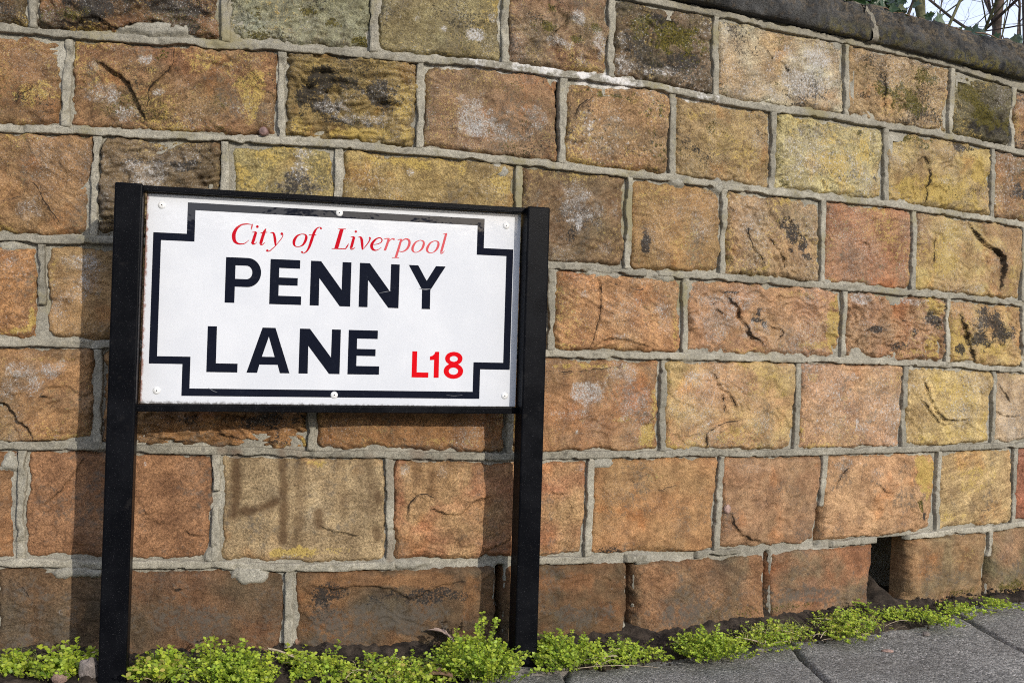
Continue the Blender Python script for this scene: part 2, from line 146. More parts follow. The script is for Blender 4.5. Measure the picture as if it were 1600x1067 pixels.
(6,[556,559,874,877],((142,94,60),(112,86,62),{'r': 0.7},[('G',717,62,96,44,0.7),('G',644,87,48,37,0.5),('S',814,43,36,17,-0.8),('K',665,124,7,4,0.7),('l','L',3,12,[(653,130),(667,122),(685,127)])])),
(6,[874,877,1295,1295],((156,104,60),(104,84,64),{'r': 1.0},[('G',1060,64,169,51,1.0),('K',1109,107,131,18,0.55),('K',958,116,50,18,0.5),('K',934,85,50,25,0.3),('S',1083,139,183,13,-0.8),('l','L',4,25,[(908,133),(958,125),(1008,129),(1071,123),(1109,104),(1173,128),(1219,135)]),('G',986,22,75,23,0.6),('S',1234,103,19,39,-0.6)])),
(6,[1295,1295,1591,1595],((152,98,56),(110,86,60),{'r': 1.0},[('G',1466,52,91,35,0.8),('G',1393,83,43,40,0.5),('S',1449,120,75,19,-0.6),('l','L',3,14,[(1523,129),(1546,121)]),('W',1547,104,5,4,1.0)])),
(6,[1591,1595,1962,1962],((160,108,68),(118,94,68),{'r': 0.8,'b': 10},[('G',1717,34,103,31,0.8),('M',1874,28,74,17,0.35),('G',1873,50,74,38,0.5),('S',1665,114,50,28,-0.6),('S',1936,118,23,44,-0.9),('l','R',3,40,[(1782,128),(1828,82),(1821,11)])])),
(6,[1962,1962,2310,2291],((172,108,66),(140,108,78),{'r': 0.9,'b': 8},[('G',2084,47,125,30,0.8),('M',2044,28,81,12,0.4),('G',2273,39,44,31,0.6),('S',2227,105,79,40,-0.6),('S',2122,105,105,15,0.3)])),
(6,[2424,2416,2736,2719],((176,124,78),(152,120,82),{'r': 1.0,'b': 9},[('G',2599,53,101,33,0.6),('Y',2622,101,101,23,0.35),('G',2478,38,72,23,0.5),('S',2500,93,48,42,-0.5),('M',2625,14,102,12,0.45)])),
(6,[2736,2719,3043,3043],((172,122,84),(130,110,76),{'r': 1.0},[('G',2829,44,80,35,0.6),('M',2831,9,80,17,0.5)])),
(6,[3043,3043,3314,3314],None),
(6,[3314,3314,3592,3592],None),
(6,[3592,3592,3728,3728],None)]
STAINS = [([(764, 389), (768, 321), (765, 268)], 13, 0.9), ([(765, 274), (806, 276), (845, 294)], 11, 0.9), ([(851, 391), (859, 310), (859, 217)], 11, 0.85), ([(887, 383), (891, 285), (884, 210)], 13, 0.55), ([(927, 254), (927, 273)], 14, 0.85), ([(1000, 367), (1005, 286)], 14, 0.3), ([(1037, 308), (1042, 296)], 13, 0.8), ([(1037, 237), (1042, 225)], 12, 0.75), ([(1062, 374), (1064, 304)], 9, 0.4), ([(1068, 222), (1067, 184)], 9, 0.6), ([(1114, 385), (1118, 334)], 14, 0.6), ([(1107, 394), (1126, 395)], 12, 0.6), ([(1208, 233), (1210, 207)], 10, 0.5), ([(736, 393), (754, 390)], 9, 0.6), ([(851, 397), (894, 393)], 11, 0.35), ([(962, 378), (973, 273)], 13, 0.35), ([(1022, 379), (1031, 273)], 13, 0.45), ([(1179, 380), (1186, 323)], 12, 0.35), ([(1142, 375), (1149, 311)], 12, 0.35)]
SMEARS = [(804, 152, 26, 14, 9), (478, 156, 40, 8, 9), (352, 362, 14, 12, 8), (1678, 982, 16, 10, 8), (1503, 769, 40, 9, 7), (1267, 966, 14, 10, 6), (2131, 1351, 14, 10, 6), (1615, 163, 24, 9, 8), (725, 188, 10, 14, 7), (1515, 370, 20, 9, 7), (1660, 772, 20, 8, 6), (584, 1198, 50, 10, 7), (1082, 171, 40, 9, 7), (1789, 983, 14, 12, 8), (2119, 780, 16, 9, 7), (343, 768, 16, 8, 6), (1724, 596, 18, 6, 6)]
OPEN = [((1295, 154), (1295, 10)), ((1592, 150), (1596, -11)), ((1963, 151), (1963, -16)), ((2121, 249), (2114, 166)), ((2731, 90), (2722, -7)), ((2056, 544), (2053, 409)), ((1387, 1154), (1389, 1007))]
BREAKS = [('F', 1082, 1320), ('F', 1631, 1755), ('F', 1884, 2153), ('F', 2306, 2417), ('C', 1614, 1634), ('F', 1507, 1576), ('E', 334, 334)]
VCUTS = [(3, 400, 658, 583), (5, 2121, 253, 165), (6, 2729, 94, -17), (5, 729, 311, 284), (6, 1294, 166, -10), (6, 1591, 164, -25), (6, 1960, 163, -46)]
COPE_JOINT = 2236
SCRIPT = [('C', [[(185.9, 331.5, 0.53), (180.5, 332.6, 1.33), (174.0, 332.5, 1.86), (166.4, 330.5, 2.39), (158.9, 324.2, 3.98), (154.4, 315.3, 5.31), (153.8, 307.3, 5.58), (155.8, 300.1, 4.78), (161.1, 296.1, 2.92), (167.5, 295.4, 1.86), (173.9, 296.9, 1.33), (181.0, 303.3, 0.66)], [(186.8, 333.6, 0.53), (185.4, 328.5, 2.12), (184.3, 322.6, 0.53)]]), ('i', [('dot', 195.2, 328.8605142857143, 2.65), [(186.4, 318.0, 0.66), (190.6, 318.7, 1.46), (193.3, 319.0, 1.73)], [(193.1, 318.8, 3.72), (190.8, 309.8, 4.51), (188.0, 299.6, 4.51), (187.3, 297.1, 3.45)], [(186.5, 296.8, 1.59), (189.6, 296.2, 1.86), (193.2, 298.0, 1.06), (195.3, 300.5, 0.53)]]), ('t', [[(211.0, 326.4, 0.66), (208.3, 320.3, 3.98), (205.5, 311.2, 4.51), (202.7, 300.3, 4.51), (201.8, 296.9, 3.19)], [(201.3, 296.0, 1.59), (204.9, 295.9, 1.59), (207.7, 298.2, 1.06), (210.0, 300.6, 0.53)], [(201.4, 317.8, 1.19), (207.4, 318.7, 1.33), (213.5, 319.5, 1.06)]]), ('y', [[(218.9, 318.8, 0.8), (222.1, 319.2, 1.86), (225.1, 317.5, 3.19), (227.0, 310.9, 3.72), (228.3, 302.9, 3.72), (228.9, 296.0, 1.86)], ('dot', 239.8, 317.89734285714286, 2.52), [(242.0, 316.4, 1.06), (240.4, 310.9, 1.19), (235.3, 303.2, 1.06), (228.7, 294.8, 1.19), (222.7, 288.5, 1.33), (218.3, 284.6, 1.33), (215.0, 284.3, 1.06)], ('dot', 214.6, 285.40254285714286, 2.26)]), ('o', [[(276.2, 319.3, 1.06), (268.7, 316.0, 2.65), (263.4, 308.4, 4.25), (262.3, 301.2, 3.98), (264.8, 296.3, 1.99), (271.1, 295.2, 1.06), (278.5, 299.0, 2.65), (283.0, 306.6, 3.98), (284.6, 314.0, 3.98), (282.4, 318.4, 1.99), (276.2, 319.3, 1.06)]]), ('f', [('dot', 311.1, 331.51675714285716, 1.86), [(312.0, 332.8, 0.8), (308.3, 333.6, 1.33), (303.5, 331.0, 2.12), (299.4, 324.6, 3.72), (296.5, 315.7, 4.25), (293.4, 304.8, 4.25), (290.3, 295.1, 3.45), (286.5, 288.1, 2.39), (281.6, 283.9, 1.33), (277.4, 284.0, 0.93)], ('dot', 277.6, 285.5895428571429, 1.86), [(289.3, 318.1, 1.19), (302.8, 318.7, 1.19)]]), ('L', [[(343.0, 332.1, 0.89), (350.5, 332.6, 1.03), (357.7, 332.8, 0.89)], [(350.0, 332.3, 5.9), (345.8, 315.7, 6.19), (340.7, 295.4, 6.19)], [(332.2, 294.6, 0.89), (346.4, 295.1, 1.33), (358.8, 295.7, 1.47)], [(358.1, 295.5, 1.47), (361.2, 300.9, 2.06), (363.6, 305.6, 0.44)]]), ('i', [('dot', 376.3, 328.98584285714287, 2.36), [(367.0, 318.2, 0.74), (371.2, 318.8, 1.62), (373.4, 319.1, 1.62)], [(373.4, 318.9, 3.83), (370.9, 307.8, 4.42), (368.3, 297.2, 4.13)], [(366.8, 295.6, 1.77), (370.4, 295.4, 1.77), (373.7, 297.2, 1.18), (376.0, 299.3, 0.44)]]), ('v', [[(380.7, 318.3, 0.74), (384.5, 319.0, 2.06), (387.0, 316.7, 3.83), (388.7, 308.7, 4.13), (389.4, 301.2, 3.54), (389.5, 295.2, 1.18)], [(401.7, 319.3, 1.77), (403.6, 317.6, 2.65), (402.0, 312.0, 1.77), (396.6, 303.5, 1.47), (389.8, 295.3, 1.03)]]), ('e', [[(407.3, 305.9, 0.89), (415.5, 306.7, 1.18), (423.9, 310.3, 1.47), (426.5, 315.6, 1.92), (422.4, 319.4, 1.62), (415.9, 317.3, 2.36), (409.6, 310.8, 3.83), (406.9, 303.9, 4.72), (408.8, 297.9, 4.13), (413.6, 295.3, 2.21), (418.9, 296.4, 1.18), (425.5, 301.2, 0.44)]]), ('r', [[(430.1, 317.7, 0.74), (434.7, 318.6, 1.62), (439.9, 319.4, 1.18)], [(439.3, 319.0, 3.54), (436.3, 307.5, 3.83), (432.4, 295.7, 3.83)], [(436.3, 307.8, 0.89), (442.4, 316.3, 1.33), (447.0, 318.8, 2.06), (450.4, 317.1, 2.65)]]), ('p', [[(456.2, 317.2, 0.74), (460.4, 318.2, 1.62), (464.2, 319.0, 1.18)], [(463.3, 318.7, 2.95), (459.4, 303.7, 3.83), (453.9, 283.5, 3.83)], [(446.9, 282.7, 0.89), (453.3, 283.0, 1.03), (460.1, 283.0, 0.89)], [(458.7, 306.7, 0.89), (465.8, 316.7, 1.47), (473.5, 319.8, 2.21), (478.8, 316.1, 3.54), (478.5, 308.0, 3.83), (474.1, 300.1, 2.95), (466.5, 295.2, 1.47), (458.4, 296.0, 1.18)]]), ('o', [[(500.2, 318.8, 0.89), (491.4, 314.4, 2.36), (486.3, 305.8, 3.83), (485.6, 299.1, 3.54), (489.4, 295.1, 1.62), (495.9, 295.9, 1.18), (503.2, 301.7, 2.95), (506.8, 310.1, 3.83), (506.2, 316.4, 2.65), (500.2, 318.8, 0.89)]]), ('o', [[(529.1, 319.1, 0.89), (520.3, 314.8, 2.36), (514.8, 306.1, 3.83), (514.0, 299.5, 3.54), (518.2, 295.5, 1.62), (524.8, 296.0, 1.18), (531.7, 301.8, 2.95), (535.5, 310.4, 3.83), (534.8, 316.9, 2.65), (529.1, 319.1, 0.89)]]), ('l', [[(544.1, 332.6, 0.74), (548.0, 333.6, 1.18), (552.2, 334.6, 1.18)], [(550.2, 333.8, 3.54), (546.3, 317.1, 3.83), (541.5, 297.9, 3.83)], [(539.7, 295.8, 1.77), (542.9, 295.5, 1.77), (546.0, 297.9, 1.03), (547.9, 300.6, 0.44)]])]
KERF = [(264, 166), (727, 178), (1004, 174), (1164, 138), (1357, 103), (1493, 127), (1650, 104), (1832, 79), (2049, 110), (2253, 111), (2424, 94), (2604, 16), (2824, 43)]
CLUMPS = [(-0.881, 1.852, 0.035, 0.058, 90), (-0.772, 1.862, 0.049, 0.068, 150), (-0.612, 1.841, 0.043, 0.069, 150), (-0.484, 1.842, 0.066, 0.098, 360), (-0.392, 1.951, 0.027, 0.049, 60), (-0.317, 1.887, 0.056, 0.053, 150), (-0.205, 1.891, 0.089, 0.057, 260), (-0.044, 1.929, 0.066, 0.127, 380), (0.134, 2.012, 0.066, 0.088, 280), (0.257, 2.067, 0.058, 0.044, 130), (0.423, 2.093, 0.055, 0.092, 260), (0.593, 2.22, 0.09, 0.056, 230), (0.788, 2.31, 0.087, 0.058, 200), (0.98, 2.41, 0.068, 0.042, 110), (1.252, 2.598, 0.057, 0.023, 70), (0.859, 2.473, 0.046, 0.04, 90), (0.918, 2.438, 0.046, 0.03, 90), (1.116, 2.516, 0.055, 0.025, 90)]

# ------------------------------------------------------------------ helpers
_GA = np.arange(256)*(2*math.pi/256); _GC = np.cos(_GA).astype(np.float32)*1.5; _GS = np.sin(_GA).astype(np.float32)*1.5
def perlin(x, y, seed=0):
    x = np.asarray(x, np.float64); y = np.asarray(y, np.float64)
    x, y = np.broadcast_arrays(x, y)
    x0 = np.floor(x); y0 = np.floor(y)
    xf = (x-x0).astype(np.float32); yf = (y-y0).astype(np.float32)
    xa = x0.astype(np.int64).astype(np.uint32)*np.uint32(374761393); ya = y0.astype(np.int64).astype(np.uint32)*np.uint32(668265263) + np.uint32((seed*1442695041) & 0xffffffff)
    xb = xa+np.uint32(374761393); yb_ = ya+np.uint32(668265263)
    def g(ix, iy, fx, fy):
        h = ix+iy; h = (h ^ (h >> np.uint32(13)))*np.uint32(1274126177); h = (h ^ (h >> np.uint32(16))) & np.uint32(255)
        return _GC[h]*fx + _GS[h]*fy
    u = xf*xf*xf*(xf*(xf*6-15)+10); v = yf*yf*yf*(yf*(yf*6-15)+10)
    a = g(xa, ya, xf, yf); b = g(xb, ya, xf-1, yf); c = g(xa, yb_, xf, yf-1); d = g(xb, yb_, xf-1, yf-1)
    t = a+(b-a)*u
    return t + ((c+(d-c)*u) - t)*v
def fbm(x, y, seed=0, octv=4, gain=0.5):
    t = 0; a = 1.0; f = 1.0
    for k in range(octv):
        t = t + a*perlin(np.asarray(x)*f, np.asarray(y)*f, seed+k*17); a *= gain; f *= 2.03
    return t
def sstep(a, b, x):
    t = np.clip((x-a)/(b-a), 0, 1); return t*t*(3-2*t)
def lin(c): 
    c = np.asarray(c, float)/255.0
    return np.where(c <= .04045, c/12.92, ((c+.055)/1.055)**2.4)

WA = (-0.32096898, -0.45097821, -0.06889921, 0.56966774); WS = 2.1
_x = np.linspace(-0.70, 0.70, 4001); _Y = WS/(1+sum(WA[k]*_x**(k+1) for k in range(4))); _X = _x*_Y
_s = np.concatenate([[0], np.cumsum(np.hypot(np.diff(_X), np.diff(_Y)))])
_tx = np.gradient(_X, _s); _ty = np.gradient(_Y, _s)
_tx = np.convolve(np.pad(_tx, 40, 'edge'), np.ones(81)/81, 'valid'); _ty = np.convolve(np.pad(_ty, 40, 'edge'), np.ones(81)/81, 'valid')
def wmap(s, h, d):
    """wall coordinates (along, up, out of the face) -> world"""
    X = np.interp(s, _s, _X); Y = np.interp(s, _s, _Y); tx = np.interp(s, _s, _tx); ty = np.interp(s, _s, _ty)
    n = np.hypot(tx, ty); tx = tx/n; ty = ty/n
    return np.stack(np.broadcast_arrays(X + ty*d, Y - tx*d, h), -1)

def mesh_np(name, co, faces, mat, parent=None, origin=None, smooth=True, attrs=None):
    """co (N,3) world, faces (M,3 or 4) -> one object; origin at the middle of its box unless given"""
    co = np.asarray(co, np.float32).reshape(-1, 3); faces = np.asarray(faces, np.int32)
    if origin is None: origin = (co.min(0)+co.max(0))/2
    origin = np.asarray(origin, np.float32)
    me = bpy.data.meshes.new(name)
    k = faces.shape[1]
    me.vertices.add(len(co)); me.vertices.foreach_set('co', (co-origin).ravel())
    me.loops.add(faces.size); me.loops.foreach_set('vertex_index', faces.ravel())
    me.polygons.add(len(faces)); me.polygons.foreach_set('loop_start', np.arange(0, faces.size, k, dtype=np.int32))
    me.polygons.foreach_set('use_smooth', np.full(len(faces), smooth))
    me.update(calc_edges=True)
    if attrs:
        for an, arr in attrs.items():
            a = me.color_attributes.new(an, 'FLOAT_COLOR', 'POINT')
            full = np.ones((len(co), 4), np.float32); full[:, :arr.shape[1]] = arr
            a.data.foreach_set('color', full.ravel())
    if mat: me.materials.append(mat)
    o = bpy.data.objects.new(name, me); COL.objects.link(o)
    o.location = origin
    if parent:
        o.parent = parent; o.location = Vector(origin) - parent_world(parent)
    return o
def parent_world(p):
    v = Vector((0, 0, 0))
    while p: v += Vector(p.location); p = p.parent
    return v
def grid_faces(nu, nv):
    i = np.arange((nu-1)*(nv-1)); a = (i // (nu-1))*nu + i % (nu-1)
    return np.stack([a, a+1, a+1+nu, a+nu], 1)
def empty(name, loc, label, cat, group=None, kind=None):
    o = bpy.data.objects.new(name, None); COL.objects.link(o); o.location = loc; o.empty_display_size = .1
    tag(o, label, cat, group, kind); return o
def tag(o, label=None, cat=None, group=None, kind=None):
    if label: o['label'] = label
    if cat: o['category'] = cat
    if group: o['group'] = group
    if kind: o['kind'] = kind
    return o

# ---- node helper
class NT:
    def __init__(s, name):
        s.m = bpy.data.materials.new(name); s.m.use_nodes = True; s.t = s.m.node_tree; s.t.nodes.clear()
        s.out = s.n('ShaderNodeOutputMaterial'); s.b = s.n('ShaderNodeBsdfPrincipled')
        s.l(s.b.outputs[0], s.out.inputs[0]); s._tc = None
    def n(s, ty): return s.t.nodes.new(ty)
    def l(s, a, b): s.t.links.new(a, b)
    def set(s, sock, v):
        if isinstance(v, bpy.types.NodeSocket): s.l(v, sock)
        else: sock.default_value = v
    def coord(s, rand=True):
        if s._tc is None:
            tc = s.n('ShaderNodeTexCoord'); oi = s.n('ShaderNodeObjectInfo')
            mu = s.n('ShaderNodeVectorMath'); mu.operation = 'SCALE'; cb = s.n('ShaderNodeCombineXYZ')
            for k in range(3): s.l(oi.outputs['Random'], cb.inputs[k])
            s.l(cb.outputs[0], mu.inputs[0]); mu.inputs['Scale'].default_value = 37.0 if rand else 0.0
            ad = s.n('ShaderNodeVectorMath'); s.l(tc.outputs['Object'], ad.inputs[0]); s.l(mu.outputs[0], ad.inputs[1])
            s._tc = ad.outputs[0]
            if rand:
                m2 = s.n('ShaderNodeVectorMath'); m2.operation = 'SCALE'; s.l(ad.outputs[0], m2.inputs[0])
                s.l(s.math('MULTIPLY_ADD', oi.outputs['Random'], .75, .70), m2.inputs['Scale']); s._tc = m2.outputs[0]
            s.rand = oi.outputs['Random']
        return s._tc
    def noise(s, scale, detail=4, rough=.55, vec=None):
        x = s.n('ShaderNodeTexNoise'); x.inputs['Scale'].default_value = scale; x.inputs['Detail'].default_value = detail
        x.inputs['Roughness'].default_value = rough; s.l(vec or s.coord(), x.inputs['Vector']); return x.outputs['Fac']
    def voro(s, scale, feature='F1', rnd=1.0):
        x = s.n('ShaderNodeTexVoronoi'); x.feature = feature; x.inputs['Scale'].default_value = scale
        x.inputs['Randomness'].default_value = rnd; s.l(s.coord(), x.inputs['Vector']); return x
    def math(s, op, a, b=0.0, c=None, clamp=False):
        x = s.n('ShaderNodeMath'); x.operation = op; x.use_clamp = clamp
        s.set(x.inputs[0], a); s.set(x.inputs[1], b)
        if c is not None: s.set(x.inputs[2], c)
        return x.outputs[0]
    def ramp(s, v, lo, hi, a=0.0, b=1.0):
        x = s.n('ShaderNodeMapRange'); x.interpolation_type = 'SMOOTHSTEP'
        for k, q in enumerate((v, lo, hi, a, b)): s.set(x.inputs[k], q)
        return x.outputs[0]
    def mix(s, f, a, b, mode='MIX'):
        x = s.n('ShaderNodeMix'); x.data_type = 'RGBA'; x.blend_type = mode
        s.set(x.inputs[0], f)
        for k, v in ((6, a), (7, b)):
            if isinstance(v, tuple) and len(v) == 3: v = v+(1,)
            s.set(x.inputs[k], v)
        return x.outputs[2]
    def alpha(s, name):
        x = s.n('ShaderNodeVertexColor'); x.layer_name = name; return x.outputs['Alpha']
    def attr(s, name):
        x = s.n('ShaderNodeVertexColor'); x.layer_name = name; return x.outputs['Color']
    def sep(s, c):
        x = s.n('ShaderNodeSeparateColor'); s.l(c, x.inputs[0]); return x.outputs
    def grey(s, v):
        x = s.n('ShaderNodeCombineColor')
        for k in range(3): s.l(v, x.inputs[k])
        return x.outputs[0]
    def bump(s, hgt, dist, strength=1.0, prev=None):
        x = s.n('ShaderNodeBump'); x.inputs['Strength'].default_value = strength; x.inputs['Distance'].default_value = dist
        s.l(hgt, x.inputs['Height'])
        if prev: s.l(prev, x.inputs['Normal'])
        return x.outputs[0]
    def fin(s, col=None, rough=None, nrm=None, spec=None):
        if col is not None: s.set(s.b.inputs['Base Color'], col if not (isinstance(col, tuple) and len(col) == 3) else col+(1,))
        if rough is not None: s.set(s.b.inputs['Roughness'], rough)
        if nrm is not None: s.l(nrm, s.b.inputs['Normal'])
        if spec is not None: s.b.inputs['Specular IOR Level'].default_value = spec
        return s.m

# ------------------------------------------------------------------ materials
def mat_stone():
    t = NT('sandstone')
    tint = t.attr('tint'); A = t.sep(t.attr('growth')); B = t.sep(t.attr('stain'))
    n1 = t.noise(24, 5, .66); n2 = t.noise(95, 5, .72); n3 = t.noise(330, 3, .7); n4 = t.noise(900, 2, .6); n5 = t.noise(180, 4, .75)
    c = t.mix(t.ramp(n1, .30, .70), t.mix(1, tint, (.66, .63, .62), 'MULTIPLY'), t.mix(1, tint, (1.24, 1.24, 1.22), 'MULTIPLY'))
    c = t.mix(t.ramp(t.math('FRACT', t.math('MULTIPLY', t.rand, 7.3)), 0, 1, .25, .95), c, t.mix(1, c, t.mix(t.ramp(n2, .30, .70), (.74, .72, .70), (1.24, 1.25, 1.26)), 'MULTIPLY'))
    c = t.mix(1, c, t.mix(t.ramp(n3, .28, .72), (.58, .57, .56), (1.42, 1.42, 1.42)), 'MULTIPLY')
    c = t.mix(1, c, t.mix(t.ramp(n4, .28, .72), (.66, .66, .66), (1.34, 1.34, 1.34)), 'MULTIPLY')
    c = t.mix(t.ramp(n4, .71, .76, 0, .45), c, (.55, .50, .44))          # pale quartz grains
    # bedding lamination, tilted differently in every block
    vr = t.n('ShaderNodeVectorRotate'); vr.rotation_type = 'Y_AXIS'; t.l(t.coord(), vr.inputs['Vector'])
    t.l(t.math('MULTIPLY', t.math('SUBTRACT', t.math('FRACT', t.math('MULTIPLY', t.rand, 13.7)), .5), 1.5), vr.inputs['Angle'])
    vs_ = t.n('ShaderNodeVectorMath'); vs_.operation = 'MULTIPLY'; vs_.inputs[1].default_value = (14, 14, 150); t.l(vr.outputs[0], vs_.inputs[0])
    nl = t.noise(1.0, 3, .6, vs_.outputs[0])
    lam = t.ramp(t.math('FRACT', t.math('MULTIPLY', t.rand, 5.1)), .25, 1, 0, .60)
    c = t.mix(lam, c, t.mix(1, c, t.mix(t.ramp(nl, .32, .68), (.66, .62, .60), (1.30, 1.30, 1.28)), 'MULTIPLY'))
    # warm iron bands and cool grey patches
    nw = t.noise(9, 3, .6)
    c = t.mix(t.ramp(nw, .56, .70, 0, .55), c, t.mix(1, c, (1.22, .90, .66), 'MULTIPLY'))
    c = t.mix(t.ramp(nw, .44, .32, 0, .55), c, t.mix(1, c, (.86, .94, 1.10), 'MULTIPLY'))
    def speck(c, mask, noi, col, lo=.70, span=.34, soft=.13, top=.9):
        th = t.math('SUBTRACT', lo, t.math('MULTIPLY', mask, span))
        f = t.ramp(noi, th, t.math('ADD', th, soft))
        f = t.math('MULTIPLY', f, t.math('MINIMUM', t.math('MULTIPLY', mask, 2.2), top))
        return t.mix(f, c, col)
    c = speck(c, B[2], n2, (.105, .090, .072), .64, .34, .26, .85)
    c = t.mix(t.math('MULTIPLY', B[1], t.ramp(n2, .2, .7, .72, .95)), c, t.mix(1, tint, (.27, .20, .165), 'MULTIPLY'))
    c = speck(c, A[0], t.math('ADD', t.math('MULTIPLY', n2, .6), t.math('MULTIPLY', n3, .4)), t.mix(t.ramp(n3, .3, .7), (.27, .18, .050), (.53, .385, .110)), .64, .30, .15, .85)
    c = speck(c, A[2], n5, t.mix(n3, (.010, .009, .009), (.046, .041, .036)), .64, .30, .10, .93)
    c = speck(c, B[0], n5, t.mix(t.ramp(n3, .35, .7), (.020, .020, .008), (.165, .132, .022)), .64, .30, .10, .95)
    n7 = t.noise(250, 4, .78)
    c = t.mix(t.math('MULTIPLY', t.ramp(A[1], .18, .75, 0, .45), t.ramp(n2, .36, .62, .15, 1.0)), c, (.40, .355, .305))      # thin pale bloom
    c = speck(c, A[1], n7, t.mix(t.ramp(n4, .3, .7), (.34, .32, .295), (.60, .58, .55)), .635, .215, .09, .90)
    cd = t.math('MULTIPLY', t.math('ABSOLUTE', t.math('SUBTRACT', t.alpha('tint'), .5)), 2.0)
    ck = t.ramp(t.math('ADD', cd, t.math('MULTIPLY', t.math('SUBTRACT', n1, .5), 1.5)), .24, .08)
    c = t.mix(t.math('MULTIPLY', ck, .88), c, (.020, .015, .011))  # dark colour painted along the cracks, standing in for shade in deep gaps
    hgt = t.math('ADD', t.math('MULTIPLY', n2, .0022), t.math('ADD', t.math('MULTIPLY', n3, .0021), t.math('MULTIPLY', n4, .0008)))
    hgt = t.math('ADD', hgt, t.math('MULTIPLY', t.math('MULTIPLY', nl, lam), .0024))
    return t.fin(c, .93, t.bump(hgt, 1.0, 1.0), .2)
def mat_mortar():
    t = NT('lime_mortar')
    tint = t.attr('tint'); B = t.sep(t.attr('stain'))
    n1 = t.noise(16, 5, .6); n2 = t.noise(120, 5, .65); n3 = t.noise(600, 3, .6); n4 = t.noise(1500, 2, .5)
    c = t.mix(t.ramp(n1, .32, .68), t.mix(1, tint, (.80, .79, .76), 'MULTIPLY'), t.mix(1, tint, (1.12, 1.11, 1.08), 'MULTIPLY'))
    c = t.mix(1, c, t.mix(t.ramp(n2, .3, .7), (.80, .80, .79), (1.16, 1.16, 1.15)), 'MULTIPLY')
    c = t.mix(1, c, t.mix(t.ramp(n3, .3, .7), (.66, .66, .66), (1.32, 1.32, 1.31)), 'MULTIPLY')
    f = t.math('MULTIPLY', t.math('SUBTRACT', t.math('ADD', t.math('MULTIPLY', B[0], 1.2), n2), 1.0), 3.0, clamp=True)
    c = t.mix(f, c, (.62, .60, .57))
    c = t.mix(t.math('MULTIPLY', B[1], t.ramp(n2, .2, .7, .4, .8)), c, (.15, .095, .060))
    f = t.math('MULTIPLY', t.math('SUBTRACT', t.math('ADD', t.math('MULTIPLY', B[2], 1.2), n2), 1.0), 3.0, clamp=True)
    c = t.mix(f, c, (.25, .22, .13))
    hgt = t.math('ADD', t.math('MULTIPLY', n2, .0024), t.math('ADD', t.math('MULTIPLY', n3, .0012), t.math('MULTIPLY', n4, .0005)))
    return t.fin(c, .95, t.bump(hgt, 1.0, 1.0), .2)
def mat_cope():
    t = NT('coping_gritstone')
    n1 = t.noise(16, 5, .65); n2 = t.noise(70, 5, .72); n3 = t.noise(420, 3, .7)
    tint = t.attr('tint')
    c = t.mix(t.ramp(n1, .32, .68), (.018, .018, .018), (.072, .070, .066))
    c = t.mix(t.ramp(n2, .54, .68, 0, .45), c, (.105, .072, .042))
    c = t.mix(t.math('MULTIPLY', t.sep(tint)[1], t.ramp(n2, .40, .62)), c, (.165, .128, .082))
    c = t.mix(t.math('MULTIPLY', t.sep(tint)[0], t.ramp(t.noise(60, 4, .7), .42, .58)), c, (.125, .105, .030))
    c = t.mix(1, c, t.mix(t.ramp(n3, .28, .72), (.5, .5, .5), (1.6, 1.6, 1.6)), 'MULTIPLY')
    hgt = t.math('ADD', t.math('MULTIPLY', n2, .010), t.math('ADD', t.math('MULTIPLY', n3, .0025), t.math('MULTIPLY', n1, .01)))
    return t.fin(c, .88, t.bump(hgt, 1.0, 1.0), .25)
def mat_simple(name, col, rough, noise_scale=60, var=.25, bump=0.0, spec=.5, fine=0, coat=0):
    t = NT(name); n1 = t.noise(noise_scale, 5, .6)
    lo = tuple(x*(1-var) for x in col); hi = tuple(min(1, x*(1+var)) for x in col)
    c = t.mix(t.ramp(n1, .32, .68), lo, hi); b = None
    if bump: b = t.bump(n1, bump, .8)
    if fine:
        n2 = t.noise(fine, 3, .6); b = t.bump(n2, bump*.4 or .0005, .8, b)
        c = t.mix(1, c, t.mix(t.ramp(n2, .3, .7), (.7, .7, .7), (1.3, 1.3, 1.3)), 'MULTIPLY')
    t.fin(c, rough, b, spec)
    if coat: t.b.inputs['Coat Weight'].default_value = coat; t.b.inputs['Coat Roughness'].default_value = .05
    return t.m
def mat_plate():
    t = NT('white_enamel')
    n1 = t.noise(9, 4, .6); n2 = t.noise(300, 3, .6)
    c = t.mix(t.ramp(n1, .35, .7), (.595, .61, .638), (.64, .652, .675))
    st = t.ramp(t.noise(38, 6, .75), .66, .78); c = t.mix(t.math('MULTIPLY', st, .25), c, (.62, .60, .56))
    sx = t.n('ShaderNodeSeparateXYZ'); tcx = t.n('ShaderNodeTexCoord'); t.l(tcx.outputs['Object'], sx.inputs[0])
    eg = t.ramp(t.math('ADD', sx.outputs[0], t.math('MULTIPLY', t.math('SUBTRACT', t.noise(60, 5, .7), .5), .016)), .0055, .0010)
    c = t.mix(t.math('MULTIPLY', eg, .85), c, (.22, .085, .045))
    bt = t.ramp(t.math('ADD', sx.outputs[2], t.math('MULTIPLY', t.math('SUBTRACT', t.noise(75, 5, .75), .5), .022)), .4910, .4850)
    c = t.mix(t.math('MULTIPLY', bt, .8), c, (.07, .06, .05))
    b = t.bump(n1, .002, .25); b = t.bump(n2, .00006, .3, b)
    t.fin(c, t.ramp(n2, .3, .7, .04, .08), b, .45); return t.m
def mat_print(name, col):
    t = NT(name); n2 = t.noise(60, 6, .7); n3 = t.noise(700, 3, .6)
    c = t.mix(t.ramp(n2, .60, .8), col, tuple(min(1, x*1.3+.015) for x in col))
    b = t.bump(t.noise(9, 4, .6), .002, .25)
    t.fin(c, t.ramp(n3, .3, .7, .03, .06), b, .45); return t.m
